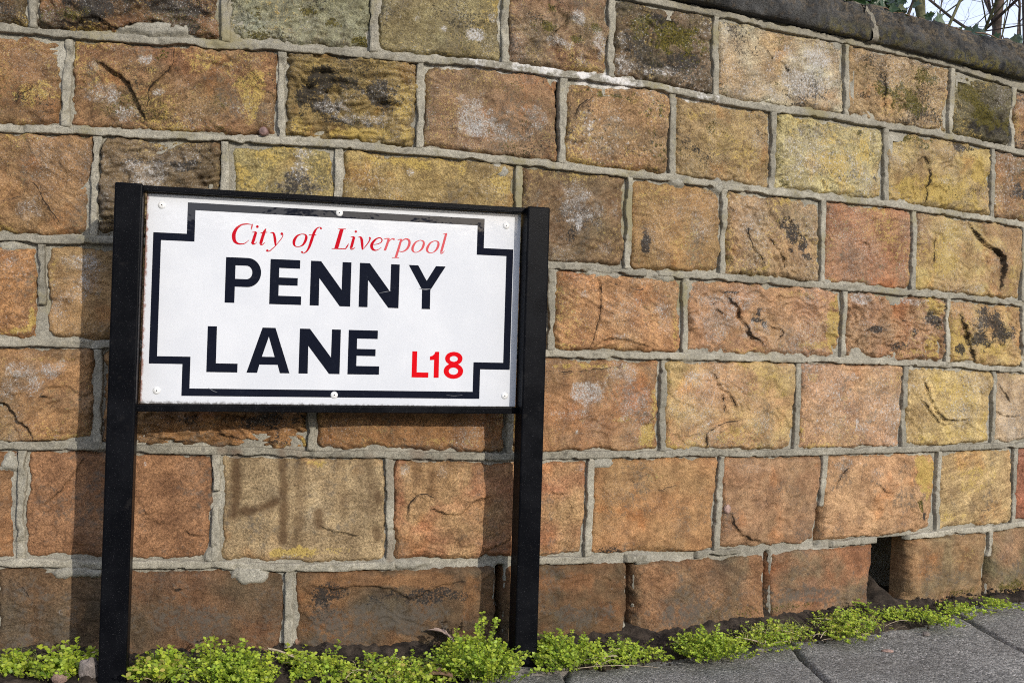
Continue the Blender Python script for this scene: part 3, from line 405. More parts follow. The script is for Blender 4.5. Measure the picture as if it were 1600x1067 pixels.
def mat_blackpaint():
    t = NT('black_post_paint')
    n1 = t.noise(14, 5, .6); n2 = t.noise(520, 3, .7); n3 = t.noise(1000, 2, .6)
    c = t.mix(t.ramp(n1, .4, .7), (.0025, .0028, .0040), (.0050, .0054, .0070))
    sp_ = t.ramp(n3, .685, .74); c = t.mix(t.math('MULTIPLY', sp_, .45), c, (.32, .32, .34))  # pale specks painted into the colour as sparkle
    dust = t.ramp(t.noise(30, 6, .75), .58, .80); c = t.mix(t.math('MULTIPLY', dust, .10), c, (.16, .14, .12))
    b = t.bump(n2, .00025, .8)
    return t.fin(c, t.ramp(n1, .35, .7, .30, .42), b, .05)
def mat_pave():
    t = NT('worn_paving')
    n1 = t.noise(7, 5, .6); n2 = t.noise(150, 4, .6); n3 = t.noise(600, 3, .6)
    v = t.voro(290); agg = t.sep(v.outputs['Color'])
    c = t.mix(t.ramp(n1, .3, .7), (.185, .180, .166), (.250, .243, .225))
    c = t.mix(1, c, t.mix(agg[0], (.40, .40, .40), (1.62, 1.60, 1.57)), 'MULTIPLY')
    c = t.mix(t.ramp(agg[1], .93, .97), c, (.46, .43, .40))
    c = t.mix(1, c, t.mix(t.ramp(n3, .3, .7), (.6, .6, .6), (1.38, 1.38, 1.38)), 'MULTIPLY')
    c = t.mix(t.math('MULTIPLY', t.ramp(n2, .60, .72), .55), c, (.045, .043, .040))
    gm = t.voro(7.0); c = t.mix(t.math('MULTIPLY', t.ramp(t.math('ADD', gm.outputs['Distance'], t.math('MULTIPLY', n2, .06)), .125, .095), .55), c, (.075, .072, .070))
    c = t.mix(t.ramp(t.noise(3.2, 5, .65), .50, .68, 0, .40), c, (.105, .095, .080))
    b = t.bump(t.math('SUBTRACT', 1.0, v.outputs['Distance']), .0028, .8); b = t.bump(n2, .004, .8, b); b = t.bump(n3, .001, .8, b)
    return t.fin(c, .88, b, .3)
def mat_leaf(name, rough=.45, trans=.35):
    t = NT(name); tint = t.attr('tint')
    n = t.noise(260, 3, .6); c = t.mix(1, tint, t.mix(n, (.72, .74, .7), (1.24, 1.22, 1.2)), 'MULTIPLY')
    t.fin(c, rough, None, .4)
    tr = t.n('ShaderNodeBsdfTranslucent'); t.l(t.mix(1, c, (1.1, 1.25, .55), 'MULTIPLY'), tr.inputs['Color'])
    mx = t.n('ShaderNodeMixShader'); mx.inputs[0].default_value = trans
    t.l(t.b.outputs[0], mx.inputs[1]); t.l(tr.outputs[0], mx.inputs[2]); t.l(mx.outputs[0], t.out.inputs[0])
    return t.m
M = {}
M['stone'] = mat_stone(); M['mortar'] = mat_mortar(); M['cope'] = mat_cope()
M['plate'] = mat_plate(); M['ink'] = mat_print('black_enamel', (.0075, .009, .017)); M['red'] = mat_print('red_enamel', (.46, .006, .016))
M['red_faded'] = mat_print('faded_red_enamel', (.56, .09, .10)); M['red_bright'] = mat_print('bright_red_enamel', (.60, .005, .010))
M['black'] = mat_blackpaint(); M['scuff'] = mat_simple('scuffed_enamel', (.13, .135, .15), .5, 200, .4)
M['rivet'] = mat_simple('painted_rivet', (.74, .74, .73), .3, 300, .12, .0002)
M['hole'] = mat_simple('rivet_hole', (.02, .018, .016), .7, 300, .2)
M['pave'] = mat_pave()
M['soil'] = mat_simple('damp_soil', (.040, .030, .022), .95, 45, .5, .006, .2, 400)
M['ground'] = mat_simple('ground_earth', (.21, .20, .185), .95, 3, .3, .01, .2)
M['bed'] = mat_simple('joint_grit', (.028, .024, .018), .95, 60, .5, .004, .2)
M['weed'] = mat_leaf('weed_leaf', .42, .38); M['ivy'] = mat_leaf('ivy_leaf', .25, .15)
M['stem'] = mat_simple('weed_stem', (.16, .17, .05), .7, 80, .3)
M['vine'] = mat_simple('ivy_vine', (.12, .075, .045), .8, 80, .3)
M['bark'] = mat_simple('bare_bark', (.070, .052, .042), .9, 25, .45, .01, .2)
M['bark_green'] = mat_simple('algae_bark', (.085, .085, .045), .9, 25, .45, .01, .2)
M['dead'] = mat_simple('dead_leaf', (.22, .13, .085), .7, 70, .35, .002, .3)
M['dead_pale'] = mat_simple('dead_leaf_back', (.34, .25, .20), .7, 70, .25, .002, .3)
M['straw'] = mat_simple('dry_straw', (.50, .40, .27), .7, 200, .25, .0005)
M['rock'] = mat_simple('grey_pebble', (.20, .17, .15), .85, 60, .35, .004, .3, 500)
M['rock_pink'] = mat_simple('pink_pebble', (.33, .22, .18), .8, 60, .3, .003, .3, 500)
M['rust'] = mat_simple('rusty_peg', (.17, .10, .085), .6, 90, .4, .002)
M['concrete'] = mat_simple('pale_concrete', (.20, .18, .155), .92, 40, .3, .004, .2, 500)

# ------------------------------------------------------------------ ground and pavement
g = 300.0
tag(mesh_np('ground', [(-g,-g,-.09),(g,-g,-.09),(g,g,-.09),(-g,g,-.09)], [(0,1,2,3)], M['ground'], origin=(0,0,-.09)), kind='structure')
# unseen bank, added as stand-in for trees opposite, for the enamel to mirror
an, hh0 = np.meshgrid(np.linspace(-1.75, 1.75, 220), np.linspace(0, 1, 14))
rr = 10.5 + 2.5*hh0 + 1.2*fbm(an*6, hh0*2, 41, 3); top_ = 2.75 + .40*fbm(an*7, an*0, 42, 4)
bank = mesh_np('bank_standin', np.stack([rr*np.sin(an), -rr*np.cos(an), -.09+top_*hh0**.8], -1).reshape(-1, 3), grid_faces(220, 14), mat_simple('standin_scrub', (.075, .078, .045), .95, 3, .6, .1, .1))
tag(bank, kind='structure')
kx = np.array([q[0] for q in KERF], float)/1000; kd = np.array([q[1] for q in KERF], float)/1000
ke = wmap(kx, 0*kx, kd)
def back_edge(X):
    X = np.asarray(X, float)
    Y = np.interp(X, ke[:, 0], ke[:, 1])
    Y = np.where(X < ke[0, 0], ke[0, 1] + (X-ke[0, 0])*.12, Y); Y = np.where(X > ke[-1, 0], ke[-1, 1] + (X-ke[-1, 0])*.55, Y)
    return Y
X_ = np.linspace(-3.2, 3.4, 60); yb = back_edge(X_)
co = np.concatenate([np.stack([X_, yb+.02, 0*X_-.05], 1), np.stack([X_, 0*X_-3.2, 0*X_-.05], 1)])
pave = mesh_np('pavement', co, grid_faces(60, 2), M['bed'], origin=(0, 0, -.05))
tag(pave, kind='structure')
cols = [0.625+.505*k for k in range(-7, 6)]
for ci in range(len(cols)-1):
    xa, xb = cols[ci]+.0020, cols[ci+1]-.0020
    for row in range(5):
        near = row < 2 and -4 < ci-7 < 5
        nu, nv = (64, 80) if near else (8, 10)
        uu, vv = np.meshgrid(np.linspace(0, 1, nu), np.linspace(0, 1, nv))
        X = xa + (xb-xa)*uu
        bow = .006*fbm(vv*3+ci, vv*0+row*3.3, 5) ; X = X + bow*np.where(uu < .5, 1-2*uu, 2*uu-1)
        Yb = back_edge(X) - row*.626 - .003 + (.012*fbm(X*9, X*0, 8) if row == 0 else 0)
        Y = Yb - .62*vv
        ed = np.minimum(np.minimum(uu, 1-uu)*(xb-xa), np.minimum(vv, 1-vv)*.62)
        tilt = (random.Random(ci*7+row).uniform(-1, 1)*.002)*(uu-.5)
        Z = -.02 + tilt + .0022*fbm(X*12, Y*12, 3) + .0010*fbm(X*60, Y*60, 4) - .007*np.clip(1-(ed+.003*fbm(X*50, Y*50, 9))/.006, 0, 1)**1.5
        top = np.stack([X, Y, Z], -1).reshape(-1, 3); idx = np.arange(nu*nv).reshape(nv, nu)
        ring = np.concatenate([idx[0, :], idx[1:, -1], idx[-1, -2::-1], idx[-2:0:-1, 0]])
        low = top[ring].copy(); low[:, 2] = -.075
        n0 = len(top); k = len(ring); a = np.arange(k); b2 = (a+1) % k
        f = np.concatenate([grid_faces(nu, nv), np.stack([ring[a], n0+a, n0+b2, ring[b2]], 1)])
        mesh_np('paving_slab', np.concatenate([top, low]), f, M['pave'], pave)

# soil strip between wall and slabs
ns, nd = 620, 62
S_, D_ = np.meshgrid(np.linspace(.02, _s[-1]-.02, ns), np.linspace(-.30, .24, nd))
hz = .004 + .010*fbm(S_*14, D_*14, 21) + .006*fbm(S_*45, D_*45, 22) + .003*fbm(S_*120, D_*120, 23)
kdS = np.interp(S_, kx, kd)
hz = hz + .012*sstep(.05, -.02, D_)*sstep(2.7, 2.2, S_) - .010*sstep(2.3, 2.7, S_) - .034*sstep(-.02, .045, D_-kdS) - .006*sstep(.0, .12, D_)
hs = (HOLE[0][0]+HOLE[1][0])/2000
hz = hz + .055*np.exp(-((S_-hs+.01)/.035)**2)*sstep(.02, -.08, D_)
P = wmap(S_, hz, D_)
soil = mesh_np('soil_strip', P.reshape(-1, 3), grid_faces(ns, nd), M['soil']); tag(soil, kind='structure')
# loose crumbs on the soil
rng = random.Random(4)
base = np.array([(1,0,0),(-1,0,0),(0,1,0),(0,-1,0),(0,0,1),(0,0,-1)], float); bf = np.array([(0,2,4),(2,1,4),(1,3,4),(3,0,4),(2,0,5),(1,2,5),(3,1,5),(0,3,5)])
vs, fs = [], []
for k in range(1500):
    s = rng.uniform(.1, 3.3); dmax = float(np.interp(s, kx, kd)); d = rng.uniform(-.01, dmax+.01 + (.05*rng.random()**3))
    z = float(.004 + .010*fbm(s*14, d*14, 21)) - .006*(d/.12) if d < dmax else -.019
    r = rng.uniform(.0012, .0045)*(1 if d < dmax else .7)
    c = wmap(np.array([s]), np.array([z+r*.4]), np.array([d]))[0]
    q = base*[rng.uniform(.7, 1.3)*r for _ in range(3)]
    an = rng.uniform(0, 6.3); R2 = np.array([[math.cos(an), -math.sin(an), 0], [math.sin(an), math.cos(an), 0], [0, 0, 1]])
    fs.append(bf+6*k); vs.append(q@R2.T + c)
tag(mesh_np('soil_crumbs', np.concatenate(vs), np.concatenate(fs), M['soil'], smooth=False), 'dark soil crumbs and grit scattered along the wall foot', 'soil', kind='stuff')

# ------------------------------------------------------------------ the wall
wall = empty('stone_wall', Vector(wmap(np.array([1.55]), np.array([0.0]), np.array([0.0]))[0].tolist()),
             'curved coursed sandstone wall with raised mortar pointing and dark coping', 'wall')
CN = 'ZABCDEFG'
_sg = np.linspace(-.05, _s[-1]+.05, 1500)
CL = {}
for n in CN:
    q = np.array(COURSES[n], float)/1000
    y = np.interp(_sg, q[:, 0], q[:, 1]); k = 31
    y = np.convolve(np.pad(y, k//2, 'edge'), np.hanning(k+2)[1:-1]/np.hanning(k+2).sum(), 'valid')
    CL[n] = y + .0012*fbm(_sg*9, _sg*0, 60+ord(n))
def course(n, s): return np.interp(s, _sg, CL[n])

def polydist(px, py, pts):
    """distance, side (+ = left of travel), parameter along 0..1"""
    best = np.full(px.shape, 1e9); side = np.zeros(px.shape); par = np.zeros(px.shape)
    L = [0]
    for a, b in zip(pts[:-1], pts[1:]): L.append(L[-1]+math.hypot(b[0]-a[0], b[1]-a[1]))
    for i, (a, b) in enumerate(zip(pts[:-1], pts[1:])):
        dx, dy = b[0]-a[0], b[1]-a[1]; l2 = dx*dx+dy*dy+1e-12
        t = np.clip(((px-a[0])*dx+(py-a[1])*dy)/l2, 0, 1)
        qx, qy = px-a[0]-t*dx, py-a[1]-t*dy; d = np.hypot(qx, qy); m = d < best
        best = np.where(m, d, best); side = np.where(m, np.sign(dx*(py-a[1])-dy*(px-a[0])), side)
        par = np.where(m, (L[i]+t*math.sqrt(l2))/L[-1], par)
    return best, side, par
def smooth_pts(pts, n=6):
    if len(pts) < 3: return [tuple(p) for p in pts]
    P = [pts[0]]+list(pts)+[pts[-1]]; out = []
    for i in range(1, len(P)-2):
        for k in range(n):
            t = k/n
            out.append(tuple(.5*((2*P[i][c]) + (-P[i-1][c]+P[i+1][c])*t + (2*P[i-1][c]-5*P[i][c]+4*P[i+1][c]-P[i+2][c])*t*t + (-P[i-1][c]+3*P[i][c]-3*P[i+1][c]+P[i+2][c])*t**3) for c in range(len(pts[0]))))
    out.append(tuple(pts[-1])); return out
def stain_field(s, h):
    f = np.zeros(s.shape); w = .006*fbm(s*40, h*40, 77)
    for pts, wd, st in STAINS:
        pp = [(a/1000, b/1000) for a, b in pts]; d, _, _ = polydist(s, h, pp); wd = wd*.00062
        f = np.maximum(f, min(1, st*1.05)*sstep(wd*2.1, wd*.35, d+w*.6))
    return f
ALB = 0.98
rs = random.Random(11)
generic = [((160,110,68),(144,104,66)), ((150,104,66),(128,98,66)), ((168,124,80),(156,116,74)), ((146,110,72),(120,94,64))]
for si, (row, (lt, lb, rt, rb), sp_) in enumerate(STONES):
    top, bot = CN[row], CN[row+1]
    lt, lb, rt, rb = [q/1000 for q in (lt, lb, rt, rb)]
    feats = []
    if sp_ is None:
        gc = rs.choice(generic); c1, c2, fl = gc[0], gc[1], {'r': rs.uniform(.8, 1.5)}
        for k in range(4): feats.append((rs.choice('YWGKW'), 1000*rs.uniform(lt, rt), 1000*rs.uniform(course(bot, lt), course(top, lt)), rs.uniform(15, 50), rs.uniform(15, 40), rs.uniform(.3, .6)))
    else: c1, c2, fl, feats = sp_
    wdt = rt-lt; hgt = float(course(top, (lt+rt)/2)-course(bot, (lt+rt)/2))
    inv = rb < .34 or lt > 2.9                 # outside the picture: coarser
    stp = .006 if inv else .0026
    nu, nv = max(8, int(wdt/stp)), max(8, int(hgt/stp))
    g = .0055
    u, v = np.meshgrid(np.linspace(0, 1, nu), np.linspace(0, 1, nv))
    sl = lb+(lt-lb)*v+g; sr_ = rb+(rt-rb)*v-g
    s = sl+(sr_-sl)*u
    hb = course(bot, s)+g; ht = course(top, s)-g
    h = hb+(ht-hb)*v
    sd = si*13+1
    ea = np.minimum(s-sl, sr_-s); eb = np.minimum(h-hb, ht-h); r0 = .011+.006*math.sin(si*3.1)
    e = np.where((ea < r0) & (eb < r0), r0-np.hypot(r0-ea, r0-eb), np.minimum(ea, eb))
    e = e + .0050*fbm(s*26, h*26, sd, 3) + .0018*fbm(s*110, h*110, sd+1, 2)
    wE = .0125 + .010*fbm(s*9, h*9, sd+2, 2)
    drop = .020*np.clip(1-e/np.clip(wE, .006, .03), 0, 1.6)**1.7
    r = fl.get('r', 1.0)*(.72 if row >= 5 else .92); bl = fl.get('b', 5)/1000
    d = .0005 + bl*np.sqrt(np.clip(1-(2*u-1)**4, 0, 1)*np.clip(1-(2*v-1)**4, 0, 1))*.8
    d = d + (u-.5)*.005*math.sin(si*2.3) + (v-.5)*.005*math.cos(si*1.7)
    ws, wh = s+.012*fbm(s*14, h*14, sd+3, 2), h+.012*fbm(s*14+9, h*14, sd+4, 2)
    d = d + r*(.0064*fbm(ws*7, wh*8, sd+5, 2) + r*(.0022*fbm(ws*24, wh*28, sd+6, 3) + .0008*fbm(s*85, h*95, sd+7, 2)))
    rid = 1-np.abs(perlin(ws*13, wh*15, sd+8))*1.6; d = d + r*r*.0026*(rid-.6)
    # conchoidal flakes: terraced steps of the split face
    tn = fbm(ws*10+3, wh*12, sd+9, 2)*2.2; stt = (np.floor(tn)+sstep(.0, .16, tn-np.floor(tn))); d = d + r*.0036*(stt-tn)
    if 's' in fl:
        am, an = fl['s']; an = math.radians(an); tt = wh*math.cos(an)-ws*math.sin(an); al = ws*math.cos(an)+wh*math.sin(an)
        q = perlin(al*9, tt*75, sd+12); q2 = perlin(al*24, tt*150, sd+13)
        d = d + am*(.0034*(1-np.abs(q)*2)+.0016*q2) - am*.004*sstep(.25, .5, perlin(al*16+4, tt*90, sd+14))
    if 'p' in fl:
        d = d - fl['p']*.0055*sstep(.30, .55, perlin(s*62, h*75, sd+15)) - fl['p']*.003*sstep(.3, .55, perlin(s*130, h*130, sd+16))
    msk = {k: np.zeros(s.shape) for k in 'YWKMGS'}
    wob = .55*fbm(s*24, h*24, sd+20, 4, .65)+.25*fbm(s*9, h*9, sd+21, 2)
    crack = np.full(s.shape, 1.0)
    for ft in feats:
        if ft[0] == 'l':
            side = 1 if ft[1] == 'L' else -1
            pts = [(a/1000, b/1000) for a, b in ft[4]]; pts = smooth_pts(pts, 4)
            q1, q2 = s+.0028*fbm(s*60, h*60, sd+30, 3), h+.0028*fbm(s*60+5, h*60, sd+31, 3)
            dist, sg, par = polydist(q1, q2, pts); sd_ = dist*sg*side
            tap = np.clip(np.minimum(par, 1-par)*5, 0, 1)**.6
            amp = ft[2]/1000*1.15*tap; dec = ft[3]/1000
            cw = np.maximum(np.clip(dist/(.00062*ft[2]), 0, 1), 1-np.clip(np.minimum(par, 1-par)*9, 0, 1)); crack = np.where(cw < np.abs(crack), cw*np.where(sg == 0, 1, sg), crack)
            d = d + amp*(sstep(-.0018, .0014, sd_)*np.exp(-np.clip(sd_, 0, 1)/dec) - .30*np.exp(-np.clip(-sd_, 0, 1)/(dec*.5))*(sd_ < 0)) - .30*amp*np.exp(-((sd_+.0015)/.0022)**2)
        else:
            cx, cy, rx, ry, st = ft[1]/1000, ft[2]/1000, ft[3]/1000, ft[4]/1000, ft[5]
            rho = np.hypot((s-cx)/rx, (h-cy)/ry)+wob
            mm_ = min(1, abs(st)*{'Y': 1.3, 'K': 1.4, 'M': 1.45, 'W': .88}.get(ft[0], 1.15))*sstep(1.35, .30, rho)
            if ft[0] == 'S': msk['S'] = msk['S'] + math.copysign(1, st)*mm_
            else: msk[ft[0]] = 1-(1-msk[ft[0]])*(1-mm_)
    d = d - drop
    amb = fbm(s*7, h*7, 400, 3)
    if row <= 4:
        msk['W'] = np.maximum(msk['W'], .22+.20*amb+.07*sstep(1.4, 1.9, s)); msk['Y'] = np.maximum(msk['Y'], .27+.07*(row <= 2)+.28*fbm(s*6+4, h*6, 401, 3)+.35*sstep(.03, .0, e)*sstep(0, .4, fbm(s*5, h*5, 402, 2)))
    msk['G'] = np.maximum(msk['G'], .32+.42*fbm(s*9, h*9, 403, 4)); msk['G'] = np.maximum(msk['G'], np.minimum(msk['W']*1.15-.28, .75))
    if row <= 1: msk['K'] = np.maximum(msk['K'], .30-.08*row+.34*fbm(s*8+3, h*11, 405, 4)*(1.3-row*.4))
    if row <= 1: msk['M'] = np.maximum(msk['M'], .22+.25*fbm(s*12, h*12, 404, 3))
    mixv = np.clip(.5+.75*fbm(ws*8, wh*10, sd+40, 4)+msk['S'], 0, 1)[..., None]
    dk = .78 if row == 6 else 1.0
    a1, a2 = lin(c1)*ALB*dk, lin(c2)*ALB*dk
    hs_ = np.array([.925, 1.035, 1.0])*(1+.06*float(sstep(1.2, 2.2, np.array(lt)))); a1 = (a1*.80+a1.mean()*.20)*hs_; a2 = (a2*.80+a2.mean()*.20)*hs_  # tint also painted lighter to the right, where sun meets the wall squarer
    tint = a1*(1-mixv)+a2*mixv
    stn = stain_field(s, h) if row in (4, 5) and .4 < lt < 1.6 else np.zeros(s.shape)
    P = wmap(s, h, d).reshape(-1, 3)
    idx = np.arange(nu*nv).reshape(nv, nu)
    ring = np.concatenate([idx[0, :], idx[1:, -1], idx[-1, -2::-1], idx[-2:0:-1, 0]])
    low = wmap(s.ravel()[ring], h.ravel()[ring], np.full(len(ring), -.055 if row == 6 and (abs(lt*1000-HOLE[1][0]) < 12 or abs(rt*1000-HOLE[0][0]) < 12) else -.09))
    n0 = len(P); k = len(ring); a = np.arange(k); b2 = (a+1) % k
    F = np.concatenate([grid_faces(nu, nv), np.stack([ring[a], n0+a, n0+b2, ring[b2]], 1)])
    cat = lambda x: np.concatenate([x.reshape(n0, -1), x.reshape(n0, -1)[ring]])
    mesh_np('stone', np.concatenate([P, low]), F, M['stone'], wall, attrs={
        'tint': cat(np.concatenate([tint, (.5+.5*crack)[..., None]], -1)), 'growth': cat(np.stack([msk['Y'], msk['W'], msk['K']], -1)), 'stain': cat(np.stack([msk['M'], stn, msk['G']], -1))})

# ---- mortar bed behind and between the stones
JL = {r: [((j[0]/1000), (j[1]/1000)) for j in js] for r, js in JOINTS.items()}
sg = np.arange(.02, _s[-1]-.02, .0042); hg = np.arange(-.05, 1.385, .0042)
SS, HH = np.meshgrid(sg, hg)
dist = np.full(SS.shape, 1.0)
for n in CN: dist = np.minimum(dist, np.abs(HH-course(n, SS)))
for r, js in JL.items():
    t_, b_ = course(CN[r], SS), course(CN[r+1], SS); inr = (HH <= t_) & (HH >= b_); vv = np.clip((HH-b_)/(t_-b_), 0, 1)
    for jt, jb in js: dist = np.where(inr, np.minimum(dist, np.abs(SS-(jb+(jt-jb)*vv))), dist)
D = -.0112 + .0042*fbm(SS*22, HH*22, 301, 3) + .0016*fbm(SS*80, HH*80, 302, 3)
D = D - .011*sstep(.36, .62, fbm(SS*17, HH*17, 303, 2)) + .003*sstep(.02, .008, dist)
keep = dist < .031
for sx, sh, rx, ry, ht in SMEARS:
    rho = np.hypot((SS-sx/1000)/(rx*.00135), (HH-sh/1000)/(ry*.00135)) + .35*fbm(SS*45, HH*45, 310, 3)
    mk = sstep(1.15, .75, rho); D = np.maximum(D, -.004+mk*(ht/1000+.004)); keep |= mk > .01
for (a0, a1), (b0, b1) in OPEN:
    dd, _, _ = polydist(SS, HH, [(a0/1000, a1/1000), (b0/1000, b1/1000)])
    mk = sstep(.010, .005, dd+.002*fbm(SS*50, HH*50, 311, 2)); D = D - .06*mk
hp = [(a/1000, b/1000) for a, b in HOLE]
sL = hp[3][0]+(hp[0][0]-hp[3][0])*np.clip((HH-hp[3][1])/(hp[0][1]-hp[3][1]), 0, 1)
sR = hp[2][0]+(hp[1][0]-hp[2][0])*np.clip((HH-hp[2][1])/(hp[1][1]-hp[2][1]), 0, 1)
inh = (SS > sL-.03) & (SS < sR+.10) & (HH < course('F', SS)+.001)
D = np.where(inh, -.30+.02*fbm(SS*20, HH*20, 312, 3), D); keep |= inh
keep[-3:, :] = True
wht = np.clip(.35+.5*fbm(SS*7, HH*7, 320, 3), 0, .5)*0
lime = sstep(.035, .012, np.abs(HH-course('A', SS)))*sstep(1.0, 1.15, SS)*sstep(1.95, 1.75, SS)
lime = np.maximum(lime, .6*sstep(.02, .0, course('Z', SS)-HH-.02)*0)
mt = lambda S2, H2, lm: {'tint': np.broadcast_to(np.array([.318, .300, .256])*1.0, S2.shape+(3,)).reshape(-1, 3)*(1+.10*fbm(S2*5, H2*5, 330, 3).reshape(-1, 1)),
    'stain': np.stack([np.clip(lm*(.75+.5*fbm(S2*30, H2*30, 331, 3)), 0, 1), stain_field(S2, H2), np.clip((.34+.4*fbm(S2*8, H2*8, 332, 3))*sstep(.30, .75, H2), 0, 1)], -1).reshape(-1, 3)}
P = wmap(SS, HH, D).reshape(-1, 3); F = grid_faces(len(sg), len(hg))
kf = keep.ravel()[F].any(1); F = F[kf]; used = np.unique(F); rem = np.full(len(P), -1); rem[used] = np.arange(len(used))
at = mt(SS, HH, lime*.8); at = {k: v[used] for k, v in at.items()}
mesh_np('mortar_bed', P[used], rem[F], M['mortar'], wall, attrs=at)
# ---- raised strap pointing
def strap(S0, H0, horiz, topd, hw0, seed, lime=0.0):
    n = len(S0); t = S0 if horiz else H0
    o1, o2 = (S0, H0)
    cols_ = np.array([-1, -1, -.86, -.4, 0, .4, .86, 1, 1]); dep = np.array([-.020, -.0016, 0, 0, 0, 0, 0, -.0016, -.020])
    bite = lambda q: .0040*sstep(.30, .62, perlin(t*13, t*0+q, seed+3)) + .0028*sstep(.35, .6, perlin(t*41, t*0+q, seed+4))
    wl = hw0 + .0012*fbm(t*12, t*0, seed, 3) + .0008*fbm(t*120, t*0, seed+1, 2) - bite(1.3)
    wr = hw0 + .0012*fbm(t*12, t*0+7.7, seed, 3) + .0008*fbm(t*120, t*0+3, seed+1, 2) - bite(5.7)
    off = np.where(cols_[None, :] < 0, cols_[None, :]*wl[:, None], cols_[None, :]*wr[:, None])
    SS_ = S0[:, None] + (0 if horiz else off); HH_ = H0[:, None] + (off if horiz else 0)
    SS_, HH_ = np.broadcast_arrays(SS_, HH_)
    dd = topd + dep[None, :] + .0016*fbm(SS_*16, HH_*16, seed+5, 2) + .0009*fbm(SS_*70, HH_*70, seed+6, 2) - .003*sstep(.42, .6, fbm(SS_*28, HH_*28, seed+7, 2))
    tj = t + .012*perlin(t*9, t*0, seed+8)
    dd = dd - (.0085*sstep(.43, .56, perlin(t*7.5, t*0+2.2, seed+9)))[:, None]*(np.abs(cols_) < 1.1)[None, :]*(.35+.65*sstep(-.5, .5, perlin(SS_*45, HH_*45, seed+10)))
    rgs = np.random.RandomState(seed % 9973)
    for tc_ in rgs.uniform(t[0], t[-1], max(1, int(abs(t[-1]-t[0])/.20))):
        jj = np.abs(tj-tc_) < .0019; dd = dd - .0022*jj[:, None]
    dd[0, :] = -.014; dd[-1, :] = -.014
    P = wmap(SS_, HH_, dd).reshape(-1, 3)
    lm = np.full(SS_.shape, 0.0)
    if lime: lm = lime*sstep(1.0, 1.25, SS_)*sstep(1.95, 1.72, SS_)
    at = mt(SS_, HH_, lm); at['tint'] = at['tint']*np.array([1.0, .985, .955])*(.97+.13*math.sin(seed*12.9898))
    mesh_np('pointing_strip', P, grid_faces(9, n), M['mortar'], wall, attrs=at)
smin, smax = .03, _s[-1]-.03
for n in 'ZABCDEF':
    cuts = sorted([(a/1000, b/1000) for (m_, a, b) in BREAKS if m_ == n and b > a]); segs = []; x0 = smin
    for a, b in cuts: segs.append((x0, a)); x0 = b
    segs.append((x0, smax))
    for a, b in segs:
        if b-a < .012: continue
        S0 = np.arange(a, b, .0034); strap(S0, course(n, S0), True, .0086 if n != 'Z' else .0066, .0078, ord(n)*7+int(a*100), .66 if n == 'A' else 0)
for r, js in JL.items():
    for ji, (jt, jb) in enumerate(js):
        h0, h1 = float(course(CN[r+1], jb))+.003, float(course(CN[r], jt))-.003
        iv = [(h0, h1)]
        for rr, cs, ca, cb in VCUTS:
            if rr == r and abs(cs/1000-(jt+jb)/2) < .016:
                lo, hi = min(ca, cb)/1000, max(ca, cb)/1000
                iv = [q for p in iv for q in ((p[0], min(p[1], lo)), (max(p[0], hi), p[1])) if q[1]-q[0] > .012]
        for a, b in iv:
            H0 = np.arange(a, b, .0034); S0 = jb+(jt-jb)*(H0-h0)/(h1-h0) + .0016*fbm(H0*12, H0*0, r*40+ji, 2)
            strap(S0, H0, False, .0074, .0080, 900+r*40+ji)

# ---- coping stones
th = np.linspace(0, math.pi, 22)
prof = [(-.05, 1.3765), (.020, 1.3765), (.0255, 1.381), (.027, 1.39), (.027, 1.40)] + [(-.128+.155*math.cos(a), 1.408+.098*math.sin(a)) for a in th] + [(-.285, 1.39), (-.29, 1.37)]
prof = np.array(prof)
def sweep(s0, s1, step, seed, grow, round_, mat, name, tool=True):
    S0 = np.arange(s0, s1, step); n = len(S0); m_ = len(prof)
    cen = np.array([-.128, 1.40])
    e = np.minimum(S0-S0[0], S0[-1]-S0); sh = 1-round_*np.clip(1-e/.014, 0, 1)**2
    q = cen[None, None, :] + (prof-cen)[None, :, :]*sh[:, None, None]*(1+grow)
    arc = np.concatenate([[0], np.cumsum(np.hypot(*np.diff(prof, axis=0).T))])
    Sg, Ag = np.meshgrid(S0, arc, indexing='ij')
    dirv = (prof-cen); dirv = dirv/np.linalg.norm(dirv, axis=1)[:, None]
    disp = .007*fbm(Sg*9, Ag*12, seed, 3) + .0055*fbm(Sg*30, Ag*34, seed+1, 4, .6) - .016*sstep(.12, .45, perlin(Sg*24, Ag*58, seed+2))*sstep(.10, .14, Ag) - .007*sstep(.2, .5, perlin(Sg*60, Ag*95, seed+6))*sstep(.09, .13, Ag)
    if tool: disp = disp + .0011*perlin(Sg*120, Ag*7, seed+3)*1.6*sstep(.17, .13, Ag)
    q = q + dirv[None]*disp[..., None]
    P = wmap(Sg, q[..., 1], q[..., 0]).reshape(-1, 3)
    mo = np.clip(1.1*sstep(.02, .07, Ag)*sstep(.12, .075, Ag)*(.55+.9*fbm(Sg*5, Ag*5, seed+9, 2)), 0, 1)
    return mesh_np(name, P, grid_faces(m_, n), mat, wall, attrs={'tint': np.stack([mo, np.clip(sstep(.09, .15, Ag)*(.6+.8*fbm(Sg*8, Ag*8, seed+8, 3)), 0, 1), mo], -1).reshape(-1, 3), 'stain': np.zeros((n*m_, 3))})
cj = COPE_JOINT/1000
cuts = [.03, cj-1.72, cj-.86, cj, cj+.80, _s[-1]-.03]
for k in range(5): sweep(cuts[k]+.003, cuts[k+1]-.003, .004, 500+k*10, 0, .025, M['cope'], 'coping_stone')
for k in range(1, 5):
    o = sweep(cuts[k]-.0105, cuts[k]+.0105, .002, 600+k*10, .010, .0, M['mortar'], 'coping_joint', False)
    a = o.data.color_attributes['tint']; n = len(a.data); a.data.foreach_set('color', np.tile(np.array([.24, .22, .18, 1], np.float32), n))
